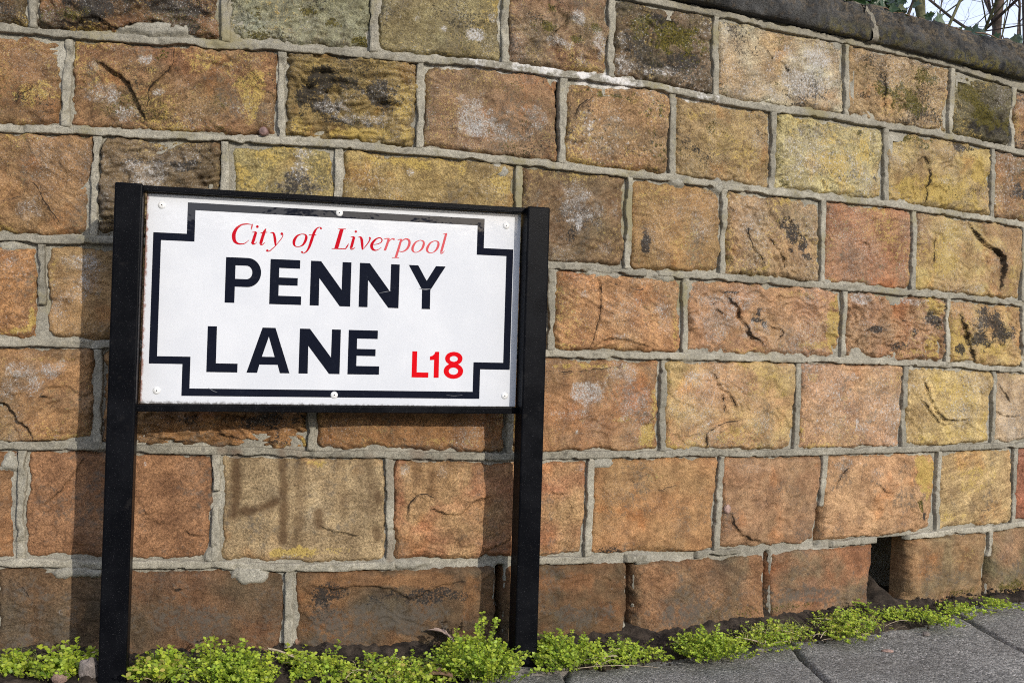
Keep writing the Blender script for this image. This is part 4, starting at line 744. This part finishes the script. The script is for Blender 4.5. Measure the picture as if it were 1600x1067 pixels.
# rubble core and back of the wall
S0 = np.linspace(.02, _s[-1]-.02, 160); pr = [(-.345, -.08), (-.345, 1.36), (-.40, 1.36), (-.40, -.08)]
P = np.concatenate([wmap(S0, np.full(160, b), np.full(160, a)) for a, b in pr]).reshape(4, 160, 3).transpose(1, 0, 2).reshape(-1, 3)
mesh_np('wall_core', P, grid_faces(4, 160), M['bed'], wall)
# rusty peg driven into the pointing
def lathe(prof_, seg, axis_to):
    vs = []; n = len(prof_)
    for k in range(seg):
        a = 2*math.pi*k/seg
        for r, z in prof_: vs.append((r*math.cos(a), r*math.sin(a), z))
    f = [(k*n+i, ((k+1) % seg)*n+i, ((k+1) % seg)*n+i+1, k*n+i+1) for k in range(seg) for i in range(n-1)]
    return np.array(vs), np.array(f)
def blob(name, c, rad, seed, mat, label=None, cat=None, flat=1.0, parent=None, rot=0.0, group=None):
    nu, nv = 20, 12; u, v = np.meshgrid(np.linspace(0, 2*math.pi, nu+1)[:-1], np.linspace(.02, math.pi-.02, nv))
    x, y, z = np.sin(v)*np.cos(u), np.sin(v)*np.sin(u), np.cos(v)
    k = 1+.22*fbm(x*1.6+seed, y*1.6+z*1.3, seed, 3)+.12*np.floor(2*fbm(x*2+5, z*2+y, seed+3, 1))*.5
    x, y, z = x*k*rad[0], y*k*rad[1], z*k*rad[2]
    x, y = x*math.cos(rot)-y*math.sin(rot), x*math.sin(rot)+y*math.cos(rot)
    P = np.stack([x, y, z], -1).reshape(-1, 3)+np.array(c)
    i = np.arange(nu*(nv-1)); a = i//nu*nu; b = i % nu
    f = np.stack([a+b, a+(b+1) % nu, a+nu+(b+1) % nu, a+nu+b], 1)
    o = mesh_np(name, P, f, mat, parent)
    if label: tag(o, label, cat, group)
    return o
pv, pf = lathe([(.0001, .018), (.006, .0178), (.0085, .0155), (.0092, .012), (.0088, -.01)], 16, None)
c0 = wmap(np.array([.798]), np.array([1.0095]), np.array([0.0]))[0]; t0 = wmap(np.array([.799]), np.array([1.0095]), np.array([0.0]))[0]-c0; t0 /= np.linalg.norm(t0)
nrm = np.array([t0[1], -t0[0], 0]); up = np.array([0, 0, 1.0])
tag(mesh_np('iron_peg', c0 + pv[:, :1]*t0 + pv[:, 1:2]*up + pv[:, 2:]*nrm, pf, M['rust']), 'round rusty peg head stuck in the pointing above the sign', 'peg')
c0 = wmap(np.array([1.836]), np.array([.2607]), np.array([.006]))[0]
blob('pebble', c0, (.008, .007, .011), 31, M['rock_pink'], 'small pinkish pebble wedged in an upright mortar joint', 'pebble')

# ------------------------------------------------------------------ the street sign
YAW = math.atan2(.2526, .9676)
sign = empty('street_sign', (-.66672, 1.84482, 0.0), 'white enamel street nameplate PENNY LANE L18 between two black posts', 'sign')
sign.rotation_euler = (0, 0, YAW)
TILT = .00814; Z0 = .487
def local(name, verts, faces, mat, parent, smooth=False):
    me = bpy.data.meshes.new(name); me.from_pydata([tuple(map(float, v)) for v in verts], [], [tuple(map(int, f)) for f in faces]); me.update()
    me.materials.append(mat)
    if smooth: me.polygons.foreach_set('use_smooth', [True]*len(me.polygons))
    o = bpy.data.objects.new(name, me); COL.objects.link(o); o.parent = parent; return o
def rbox(name, x0, x1, y0, y1, z0, z1, mat, parent, r=.003, shear=False, cut=1):
    import bmesh
    bm = bmesh.new(); bmesh.ops.create_cube(bm, size=1)
    for v in bm.verts:
        v.co = Vector((x0+(x1-x0)*(v.co.x+.5), y0+(y1-y0)*(v.co.y+.5), z0+(z1-z0)*(v.co.z+.5)))
    bmesh.ops.bevel(bm, geom=list(bm.edges), offset=r, segments=3, affect='EDGES', profile=.5)
    if shear:
        for v in bm.verts: v.co.z += (v.co.x-.35)*TILT
    me = bpy.data.meshes.new(name); bm.to_mesh(me); bm.free(); me.materials.append(mat)
    big_ = max(p.area for p in me.polygons)
    for p in me.polygons: p.use_smooth = p.area < big_*.02 and max(abs(c) for c in p.normal) < .999
    o = bpy.data.objects.new(name, me); COL.objects.link(o); o.parent = parent; return o
rbox('post', -.0500, -.0030, -.042, .010, -.12, .8745, M['black'], sign, .0035)
rbox('post', .7020, .7475, -.042, .010, -.12, .8810, M['black'], sign, .0035)
rbox('rail', -.0045, .7035, -.022, .010, Z0+.3805, Z0+.3905, M['black'], sign, .0015, True)
rbox('rail', -.0045, .7035, -.010, .010, Z0-.0135, Z0-.0008, M['black'], sign, .0015, True)
plate = rbox('plate', .0005, .6995, -.0025, .0025, Z0, Z0+.380, M['plate'], sign, .0012, True)
rbox('back_batten', .05, .65, .003, .009, Z0+.06, Z0+.09, M['black'], sign, .001, True)
def pz(x, y): return (x/1000, y/1000+Z0+(x/1000-.35)*TILT)
def flat(name, polys, mat, off):
    loops = [[Vector((*p, 0)) for p in poly] for poly in polys]; tris = tessellate_polygon(loops)
    pts = [p for poly in polys for p in poly]; vs = []
    for p in pts:
        x, z = pz(*p); vs.append((x, -.0025-off, z))
    fs = []
    for t in tris:
        a, b, c = [Vector(pts[i]+(0,)) for i in t]
        fs.append(t if (b-a).cross(c-a).z > 0 else (t[0], t[2], t[1]))
    return local(name, vs, fs, mat, plate)
x0, x1, x2, x3 = 13.6, 71.3, 625.7, 685.4; y0, y1, y2, y3 = 15., 72.6, 309.4, 366.6; T = 13.6
outer = [(x1,y0),(x2,y0),(x2,y1),(x3,y1),(x3,y2),(x2,y2),(x2,y3),(x1,y3),(x1,y2),(x0,y2),(x0,y1),(x1,y1)]
inner = [(x1+T,y0+T),(x2-T,y0+T),(x2-T,y1+T),(x3-T,y1+T),(x3-T,y2-T),(x2-T,y2-T),(x2-T,y3-T),(x1+T,y3-T),(x1+T,y2-T),(x0+T,y2-T),(x0+T,y1+T),(x1+T,y1+T)]
flat('border', [outer, inner], M['ink'], .0003)
def arc(cx, cy, rx, ry, a0, a1, n=18): return [(cx+rx*math.cos(math.radians(a0+(a1-a0)*k/n)), cy+ry*math.sin(math.radians(a0+(a1-a0)*k/n))) for k in range(n+1)]
def gE(l, b, t, r1, r2, r3, m0, m1): return [[(l,b),(r3,b),(r3,b+16),(l+16.2,b+16),(l+16.2,m0),(r2,m0),(r2,m1),(l+16.2,m1),(l+16.2,t-16),(r1,t-16),(r1,t),(l,t)]]
def gN(l, r, b, t): return [[(l,b),(l+16.8,b),(l+16.3,t-32),(r-19.5,b),(r,b),(r,t),(r-16.6,t),(r-16.8,b+31),(l+18.6,t),(l,t)]]
B1, T1, B2, T2 = 186.6, 270.2, 58.9, 142.7
LET = [
 ([[(141.4,B1),(158.6,B1),(158.6,216.4)]+arc(180.5,243.3,24.2,26.9,-90,90)+[(141.4,T1)], [(158.6,231)]+arc(178.5,243.3,10.4,12.4,-90,90)+[(158.6,255.7)]], 'ink'),
 (gE(221,B1,T1,275,271.5,278.8,222.3,236.6), 'ink'), (gN(294.8,370,B1,T1), 'ink'), (gN(386,461.8,B1,T1), 'ink'),
 ([[(506.7,B1),(522.9,B1),(522.6,223.5),(551.2,T1),(532.2,T1),(514.9,241),(497.6,T1),(479.2,T1),(506.4,223.5)]], 'ink'),
 ([[(113.3,B2),(168,B2),(168,B2+16.2),(129.7,B2+16.2),(129.4,T2),(113.3,T2)]], 'ink'),
 ([[(184.3,B2),(203.3,B2),(207,74.2),(240,74.2),(244.4,B2),(262,B2),(234,T2),(210.6,T2)], [(211,88.8),(222.4,126),(234,88.8)]], 'ink'),
 (gN(278.4,354.2,B2,T2), 'ink'), (gE(369,B2,T2,424,420.8,428.5,94,107.2), 'ink'),
 ([[(491.3,54.9),(523.8,54.9),(523.8,64.6),(501,64.6),(500.8,105),(491.3,105)]], 'red_bright'),
 ([[(534.2,54.8),(544,54.8),(543.6,105),(536.3,105),(534.3,100.5),(530.8,97.2),(525.9,95.6),(525.9,88.6),(534.2,89.2)]], 'red_bright')]
ey = np.linspace(53.2, 105.6, 60)
hwid = np.maximum(np.sqrt(np.clip(1-((ey-68.2)/15.0)**2, 0, 1))*19.2, np.sqrt(np.clip(1-((ey-92.6)/13.0)**2, 0, 1))*17.2); hwid[0] = hwid[-1] = .6
e8 = [(572.8+w, y) for w, y in zip(hwid, ey)] + [(572.8-w, y) for w, y in zip(hwid[::-1], ey[::-1])]
LET.append(([e8, arc(572.8, 68.2, 9.3, 6.9, 0, 342, 19), arc(572.8, 91.9, 8.0, 5.6, 0, 342, 19)], 'red_bright'))
for polys, mt_ in LET: flat('letter', polys, M[mt_], .0003)
for gi, (nm, strokes) in enumerate(SCRIPT):
    vs, fs = [], []
    for k, st in enumerate(strokes):
        off = .0003+.00006*k; b0 = len(vs)
        if st[0] == 'dot':
            pts = arc(st[1], st[2], st[3]*.95, st[3]*.95, 0, 345, 23)
            for p in pts: x, z = pz(*p); vs.append((x, -.0025-off, z))
            fs.append(tuple(range(b0, b0+len(pts))))
        else:
            pp = smooth_pts(st, 7); n = len(pp); closed = st[0][:2] == st[-1][:2]
            for i in range(n):
                a = pp[max(0, i-1)]; c = pp[min(n-1, i+1)]
                if closed and i in (0, n-1): a, c = pp[n-2], pp[1]
                dx, dy = c[0]-a[0], c[1]-a[1]; l = math.hypot(dx, dy) or 1
                if len(st) <= 4 and not closed and abs(dy) > 2.2*abs(dx)*.6 and max(q[2] for q in st) > 3: nx, ny = -1.0, 0.0     # broad-nib stems are cut level
                else: nx, ny = -dy/l, dx/l
                w = max(pp[i][2]*1.18, .95)/2
                for sgn in (1, -1):
                    x, z = pz(pp[i][0]+sgn*nx*w, pp[i][1]+sgn*ny*w); vs.append((x, -.0025-off, z))
            for i in range(n-1): fs.append((b0+2*i, b0+2*i+1, b0+2*i+3, b0+2*i+2))
    local('letter', vs, fs, M['red_faded' if gi >= 10 else 'red'], plate)
for pts in ([(118,30,.5),(126,25,1.1),(134,22,.5)], [(500,226,.5),(512,224.5,2.2),(524,226,.5)], [(424,214,.4),(436,217,1.0),(447,219,.4)], [(560,22,.3),(575,20.5,.7),(592,22,.3)]):
    vs, fs = [], []; pp = smooth_pts(pts, 6)
    for i, q in enumerate(pp):
        for sg_ in (1, -1): x, z = pz(q[0], q[1]+sg_*q[2]/2); vs.append((x, -.0025-.00062, z))
    for i in range(len(pp)-1): fs.append((2*i, 2*i+1, 2*i+3, 2*i+2))
    local('scratch', vs, fs, M['scuff'], plate)
rp = [(.0001, .0028), (.0016, .0027), (.0034, .0024), (.0052, .0017), (.0066, .0006), (.0070, -.0004)]
for x, y in [(26.5,359), (344.4,362.6), (669.5,355.8), (28.6,24), (345.6,19.4), (676.5,21.8)]:
    pv, pf = lathe(rp, 20, None); X, Z = pz(x, y)
    rv = local('rivet', np.stack([X+pv[:, 0], -.0026-pv[:, 2], Z+pv[:, 1]], 1), pf, M['rivet'], plate, True)
    pts = [(X+.0013*math.cos(a), -.00545, Z+.0013*math.sin(a)) for a in np.linspace(0, 5.9, 12)]
    hv = local('rivet_hole', pts, [tuple(range(12))], M['hole'], plate)
# concrete round the foot of each post
for k, (cx, rr) in enumerate(((-.0265, .075), (.7248, .085))):
    nu, nv = 40, 9; an, rad = np.meshgrid(np.linspace(0, 2*math.pi, nu+1)[:-1], np.linspace(.02, 1, nv))
    R_ = rr*rad*(1+.22*fbm(np.cos(an)*1.5+k*5, np.sin(an)*1.5, 71, 3))
    z = -.016+.004*fbm(R_*np.cos(an)*40, R_*np.sin(an)*40, 72, 3)+.014*np.clip(1-rad*1.3, 0, 1)-.03*sstep(.8, 1, rad)
    vs = np.stack([cx+R_*np.cos(an)*1.15, -.016+R_*np.sin(an)*.8, z], -1).reshape(-1, 3)
    i = np.arange(nu*(nv-1)); a = i//nu*nu; b = i % nu
    local('footing', vs, np.stack([a+b, a+(b+1) % nu, a+nu+(b+1) % nu, a+nu+b], 1), M['concrete'], sign, True)

# ------------------------------------------------------------------ weeds along the wall foot
def leaf_shape(n=4):
    # ovate folded blade, length 1 along +x
    prof_ = [(0, .03), (.42, .40), (.78, .27), (1.0, .0)]
    v = [(0, 0, 0)]; f = []
    v = []; 
    for x, w in prof_: v += [(x, -w, .10*w*2), (x, 0, -.03+.05*math.sin(x*3)), (x, w, .10*w*2)]
    for i in range(3):
        a = i*3; f += [(a, a+3, a+4, a+1), (a+1, a+4, a+5, a+2)]
    return np.array(v), np.array(f)
LV, LF = leaf_shape()
def frames(dirv, nrm_):
    x = dirv/np.linalg.norm(dirv, axis=1)[:, None]; y = np.cross(nrm_, x); y /= np.linalg.norm(y, axis=1)[:, None]+1e-9; z = np.cross(x, y)
    return x, y, z
def leaves_mesh(name, pos, dirv, nrm_, size, tint, mat, parent):
    x, y, z = frames(dirv, nrm_); n = len(pos); k = len(LV)
    P = pos[:, None, :] + size[:, None, None]*(LV[None, :, 0:1]*x[:, None, :] + LV[None, :, 1:2]*y[:, None, :] + LV[None, :, 2:3]*z[:, None, :])
    F = (LF[None] + (np.arange(n)*k)[:, None, None]).reshape(-1, 4)
    return mesh_np(name, P.reshape(-1, 3), F, mat, parent, attrs={'tint': np.repeat(tint, k, 0)})
def tubes(name, lines, mat, parent, sides=4, origin=None):
    vs, fs = [], []; b0 = 0
    for pts, rad in lines:
        pts = np.asarray(pts, float); n = len(pts); rad = np.broadcast_to(np.asarray(rad, float), (n,))
        tg = np.gradient(pts, axis=0); tg /= np.linalg.norm(tg, axis=1)[:, None]+1e-9
        ref = np.where(np.abs(tg[:, 2:3]) > .9, np.array([[1., 0, 0]]), np.array([[0, 0, 1.]]))
        a = np.cross(tg, ref); a /= np.linalg.norm(a, axis=1)[:, None]+1e-9; b = np.cross(tg, a)
        for k in range(sides):
            an = 2*math.pi*k/sides; vs.append(pts + rad[:, None]*(a*math.cos(an)+b*math.sin(an)))
        for k in range(sides):
            i = np.arange(n-1); k2 = (k+1) % sides
            fs.append(np.stack([b0+k*n+i, b0+k2*n+i, b0+k2*n+i+1, b0+k*n+i+1], 1))
        b0 += sides*n
    return mesh_np(name, np.concatenate(vs), np.concatenate(fs), mat, parent, origin=origin)
CLUMP_LABELS = [
 'small weed clump with grassy blades at the far left wall foot', 'leafy green weed clump just left of the left sign post',
 'yellowish weed clump just right of the left sign post', 'dense bushy weed clump below the left half of the sign',
 'little upright weed tuft at the foot of an upright mortar joint', 'low weed patch lying along the dark base stone, beside the straw',
 'wide creeping weed patch below the sign, left of the dead leaf', 'tallest weed clump, growing against the left of the right sign post',
 'bushy weed clump just right of the right sign post', 'low weed clump between the right post and the first pavement dip',
 'rounded bright weed clump spilling over the pavement edge', 'yellow-green weed patch mixed with dry stalks above a slab joint',
 'spreading weed patch below the hole in the wall, on its left', 'low weed patch just right of the hole in the wall',
 'thin mossy weed strip at the far right wall foot',
 'small weed tuft pressed against the wall just left of the hole', 'little weed tuft right under the mouth of the hole in the wall',
 'flat weed tuft near the right edge where a slab joint meets the wall']
for ci, (cx, cy, hw, hh_, ns_) in enumerate(CLUMPS):
    rg = np.random.RandomState(100+ci)
    plant = empty('weed_clump', (cx, cy, 0.0), CLUMP_LABELS[ci], 'weed', 'weeds growing along the wall foot')
    i0 = int(np.argmin((_X-cx)**2+(_Y-cy)**2)); tx, ty = _tx[i0], _ty[i0]; l = math.hypot(tx, ty); tx /= l; ty /= l
    dw = (cx-_X[i0])*ty - (cy-_Y[i0])*tx                         # distance out from the wall face
    hw = hw*1.15; dep_ = min(.07, hw*.85)
    stems, pos, dr, nm_, sz, tn = [], [], [], [], [], []
    big = 1.3 if ci < 3 else 1.0
    sub = [(rg.uniform(-.75, .75), rg.uniform(-.6, .6), rg.uniform(.5, 1.0)) for _ in range(5)]+[(0, 0, 1.0)]
    for k in range(int(ns_*1.7)):
        q = sub[rg.randint(len(sub))]
        a = np.clip(q[0]+rg.normal(0, .30), -1.05, 1.05); b = np.clip(q[1]+rg.normal(0, .45), -1.2, 1.2)
        env = math.sqrt(max(.05, 1-a*a*.85))*q[2]
        h0 = .86*hh_*env*(rg.uniform(.10, .58) if rg.rand() < .91 else rg.uniform(.5, 1.0))
        dd = max(.006, dw + b*dep_)
        bx, by = _X[i0]+tx*a*hw*.95+ty*dd, _Y[i0]+ty*a*hw*.95-tx*dd
        lean = np.array([tx*a*.5+rg.normal(0, .40), ty*a*.6-.35*b+rg.normal(0, .35)-.25, 0])*min(1, .045/max(h0, .01))
        n = 6; tt = np.linspace(0, 1, n)
        pts = np.stack([bx+lean[0]*h0*tt**1.3, by+lean[1]*h0*tt**1.3, -.002+h0*(tt-.15*tt**3*abs(lean[0]))], 1)
        stems.append((pts, np.linspace(.0008, .0004, n)))
        nl = max(2, int(h0/.0046)); hue = rg.uniform(0, 1)
        for j in range(nl):
            f_ = 1-(j/nl)*.97; pt = np.array([np.interp(f_, tt, pts[:, c]) for c in range(3)])
            ph = rg.uniform(0, 6.28)+j*1.57
            for w in (0, math.pi):
                el = rg.uniform(-.15, .7); dv = np.array([math.cos(ph+w)*math.cos(el), math.sin(ph+w)*math.cos(el), math.sin(el)])
                nv_ = np.array([0, 0, 1.0])*.9+np.array([rg.normal(.2, .45), rg.normal(-.6, .45), 0])
                pos.append(pt); dr.append(dv); nm_.append(nv_); sz.append(rg.uniform(.0038, .0084)*(.7+.4*f_)*big*(1.0 if ci < 9 else .85))
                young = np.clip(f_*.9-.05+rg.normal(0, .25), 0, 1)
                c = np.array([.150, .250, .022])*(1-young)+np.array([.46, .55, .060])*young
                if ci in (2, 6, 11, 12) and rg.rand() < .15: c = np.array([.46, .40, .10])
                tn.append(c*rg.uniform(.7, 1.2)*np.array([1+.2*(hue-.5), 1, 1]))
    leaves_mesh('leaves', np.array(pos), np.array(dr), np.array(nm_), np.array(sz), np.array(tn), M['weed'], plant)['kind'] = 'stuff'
    tubes('stems', stems, M['stem'], plant, 3)['kind'] = 'stuff'
    if ci in (2, 4, 6, 8, 11, 12):
        bl = []
        for k in range(26):
            a = rg.uniform(-.9, .9); dd = max(.01, dw+rg.uniform(-.7, .9)*dep_); x, y = _X[i0]+tx*a*hw+ty*dd, _Y[i0]+ty*a*hw-tx*dd
            h0 = rg.uniform(.012, .035); ln = rg.normal(0, 1.1, 2); tt = np.linspace(0, 1, 5)
            bl.append((np.stack([x+ln[0]*h0*tt, y+ln[1]*.6*h0*tt, .001+h0*(tt-.55*tt**2)], 1), np.linspace(.0009, .0005, 5)))
        tubes('dry_stalks', bl, M['straw'], plant, 3)['kind'] = 'stuff'
    if ci in (0, 11):
        bl = []
        for k in range(40 if ci == 0 else 55):
            a = rg.uniform(-.9, .9); x, y = cx+tx*a*hw+rg.normal(0, .004), cy+ty*a*hw+rg.uniform(-.01, .04); h0 = rg.uniform(.018, .045); ln = rg.normal(0, .6, 2)
            tt = np.linspace(0, 1, 5); bl.append((np.stack([x+ln[0]*h0*tt**2, y+ln[1]*.5*h0*tt**2, .002+h0*(tt-.3*tt**2)], 1), np.linspace(.0011, .0002, 5)))
        tubes('grass_blades', bl, M['stem'], plant, 3)['kind'] = 'stuff'

# ------------------------------------------------------------------ litter on the ground
def dead_leaf(name, c, length, width, rz, pitch, mat, label):
    nu, nv = 14, 9; u, v = np.meshgrid(np.linspace(0, 1, nu), np.linspace(-1, 1, nv))
    w = width*np.sin(np.pi*np.clip(u*.96+.02, 0, 1))**.7*(1+.22*np.sin(u*22)*np.abs(v))
    x = u*length-length/2; y = v*w; z = .28*np.abs(v)**1.6*w + .12*length*np.sin(u*3.1) + .10*length*(u-.5)*v
    x, z = x*math.cos(pitch)-z*math.sin(pitch), x*math.sin(pitch)+z*math.cos(pitch)
    X = c[0]+x*math.cos(rz)-y*math.sin(rz); Y = c[1]+x*math.sin(rz)+y*math.cos(rz)
    return tag(mesh_np(name, np.stack([X, Y, c[2]+z], -1).reshape(-1, 3), grid_faces(nu, nv), mat), label, 'leaf')
dead_leaf('dead_leaf', (-.125, 2.035, .030), .062, .020, .25, -.45, M['dead_pale'], 'curled pale brown dead leaf against the wall among the weeds')
dead_leaf('dead_leaf', (-.118, 1.862, .004), .058, .018, .1, .1, M['dead'], 'rusty brown dead leaf at the bottom edge below the weeds')
dead_leaf('dead_leaf', (-.398, 2.010, .022), .032, .006, 1.3, .9, M['dead'], 'thin rust-brown dead leaf standing upright beside the small weed tuft')
def stick(name, a, b, r, mat, label):
    tt = np.linspace(0, 1, 9); a, b = np.array(a), np.array(b)
    P = a+(b-a)*tt[:, None]; P[:, 2] += .002*np.sin(tt*5); P[:, 1] += .0015*np.sin(tt*9)
    return tag(tubes(name, [(P, r*(1-.4*tt))], mat, None, 6), label, 'twig')
stick('straw', (-.445, 1.955, .020), (-.355, 1.905, .012), .0024, M['straw'], 'pale straw stalk lying on the soil beside the bushy weeds')
stick('twig', (-.775, 1.865, .012), (-.738, 1.905, .030), .0019, M['straw'], 'short tan twig poking from the weeds by the left post')
blob('pebble', (-.775, 1.806, .004), (.016, .013, .013), 5, M['rock_pink'], 'rounded pale pink pebble at the bottom left edge', 'pebble')
blob('stone_shard', (-.728, 1.815, .012), (.018, .016, .024), 9, M['rock'], 'grey stone shard leaning against the left post foot', 'stone', rot=.5)
blob('pebble', (.965, 2.345, -.016), (.008, .006, .006), 12, M['rock'], 'small grey pebble on the pavement right of the weeds', 'pebble')
blob('stone_chip', (.825, 2.205, -.0185), (.015, .008, .0035), 14, M['rock_pink'], 'flat pinkish stone chip lying on the dark slab', 'stone', rot=.2)
blob('stone_chip', (.545, 2.17, -.014), (.017, .010, .006), 16, M['concrete'], 'crumbled pale mortar lump at the slab edge between weeds', 'stone', rot=.4)

# ------------------------------------------------------------------ bare trees beyond the wall
def bare_tree(name, foot, height, r0, seed, label, mat, lean=(0, 0), forks=None, spread=.75, levels=4):
    rg = np.random.RandomState(seed); trunk, twigs = [], []
    def grow(p, d, ln, r, lev):
        n = 7; pts = [np.array(p)]; dd = np.array(d)/np.linalg.norm(d)
        for k in range(n-1):
            dd = dd + rg.normal(0, .10+.05*lev, 3)+np.array([0, 0, .05 if lev else .02]); dd /= np.linalg.norm(dd); pts.append(pts[-1]+dd*ln/(n-1))
        pts = np.array(pts); rr = np.linspace(r, r*.55 if lev < levels else r*.35, n)
        (trunk if lev == 0 else twigs).append((pts, rr))
        if lev >= levels: return
        m_ = [13, 7, 6, 4][min(lev, 3)]
        for k in range(m_):
            f_ = rg.uniform(.30 if lev == 0 else .2, 1.0); i = min(n-2, int(f_*(n-1))); q = pts[i]+(pts[i+1]-pts[i])*(f_*(n-1)-i)
            t_ = pts[i+1]-pts[i]; t_ /= np.linalg.norm(t_); rv = rg.normal(0, 1, 3); rv -= t_*rv.dot(t_); rv /= np.linalg.norm(rv)
            a = rg.uniform(.45, 1.1)*spread*1.2
            grow(q, t_*math.cos(a)+rv*math.sin(a), ln*rg.uniform(.40, .66), rr[i]*rg.uniform(.32, .50), lev+1)
    e = empty(name, foot, label, 'tree', 'bare trees beyond the wall')
    if forks:
        for d, ln, r in forks: grow(foot, d, ln, r, 0)
    else: grow(foot, (lean[0], lean[1], 1), height, r0, 0)
    tubes('trunk', trunk, mat, e, 8); tubes('crown', twigs, mat, e, 3)
    return e
bare_tree('bare_tree', (3.40, 8.0, -.09), 6.5, .046, 3, 'bare brown tree with a fine web of twigs at the right edge', M['bark'], (.06, 0))
bare_tree('bare_tree', (2.30, 6.2, -.09), 5.2, .034, 8, 'slim dark bare tree, leftmost above the coping', M['bark'], (.0, 0), levels=4)
bare_tree('bare_tree', (2.05, 5.0, -.09), 5, .05, 21, 'greenish bare tree forking into a V above the ivy', M['bark_green'], forks=[((-.06, .02, 1), 4.2, .026), ((.085, 0, 1), 4.6, .030)], levels=4)
bare_tree('bare_tree', (5.6, 11.0, -.09), 7.0, .070, 5, 'farthest bare tree with thin dark branches, partly outside the picture', M['bark'], (-.05, 0))

# ------------------------------------------------------------------ ivy creeping over the coping
ivy_shape = [(0, .0), (.10, .30), (-.06, .50), (.22, .40), (.42, .62), (.50, .30), (1.0, .0), (.50, -.30), (.42, -.62), (.22, -.40), (-.06, -.50), (.10, -.30)]
def ivy_mesh(tint):
    vs = [(.30, 0, -.05)]+[(x, y, .05*abs(y)+.04*x) for x, y in ivy_shape]; n = len(ivy_shape)
    me = bpy.data.meshes.new('leaf'); me.from_pydata(vs, [], [(0, 1+k, 1+(k+1) % n) for k in range(n)]); me.update()
    a = me.color_attributes.new('tint', 'FLOAT_COLOR', 'POINT')
    for d_ in a.data: d_.color = tint+(1,)
    me.materials.append(M['ivy']); return me
IM = [ivy_mesh((.030, .060, .022)), ivy_mesh((.055, .095, .040)), ivy_mesh((.022, .042, .016)), ivy_mesh((.10, .12, .05))]
rg = np.random.RandomState(77)
s_iv = cj
def ivy(name, s0, s1, count, label, up_, seed):
    rg = np.random.RandomState(seed)
    c = wmap(np.array([(s0+s1)/2]), np.array([1.50]), np.array([-.14]))[0]
    e = empty(name, tuple(c), label, 'ivy', 'ivy on top of the wall')
    lines = []
    for k in range(5):
        S0 = np.linspace(s0, s1, 40); dv = -.07-.03*k+.02*fbm(S0*6, S0*0+k, seed+k, 2); hv = 1.408+.098*np.sqrt(np.clip(1-((dv+.128)/.155)**2, 0, 1))+.008+.006*fbm(S0*14, S0*0, seed+k+9, 2)
        lines.append((wmap(S0, hv, dv), .0022))
    tubes('vine', lines, M['vine'], e, 4)
    for k in range(count):
        s = s0+(s1-s0)*rg.rand()**1.0; d = -.05-.13*rg.rand(); hv = 1.408+.098*math.sqrt(max(0, 1-((d+.128)/.155)**2))
        dens = up_*(1 if rg.rand() < .5 else .45)
        p = wmap(np.array([s]), np.array([hv+.006+rg.rand()*dens]), np.array([d]))[0]
        o = bpy.data.objects.new('leaf', IM[rg.choice(4, p=[.4, .3, .2, .1])]); COL.objects.link(o); o.parent = e
        o.location = Vector(p.tolist())-e.location
        o.rotation_euler = (rg.uniform(.5, 1.6), rg.uniform(-.7, .9), rg.uniform(-2.6, .6)); sc = rg.uniform(.024, .044); o.scale = (sc, sc, sc)
ivy('ivy', s_iv-.06, s_iv+.25, 150, 'thick dark ivy tuft above the coping joint', .075, 5)
ivy('ivy', s_iv+.26, s_iv+.85, 46, 'sparse ivy trail running down the right end of the coping', .026, 6)
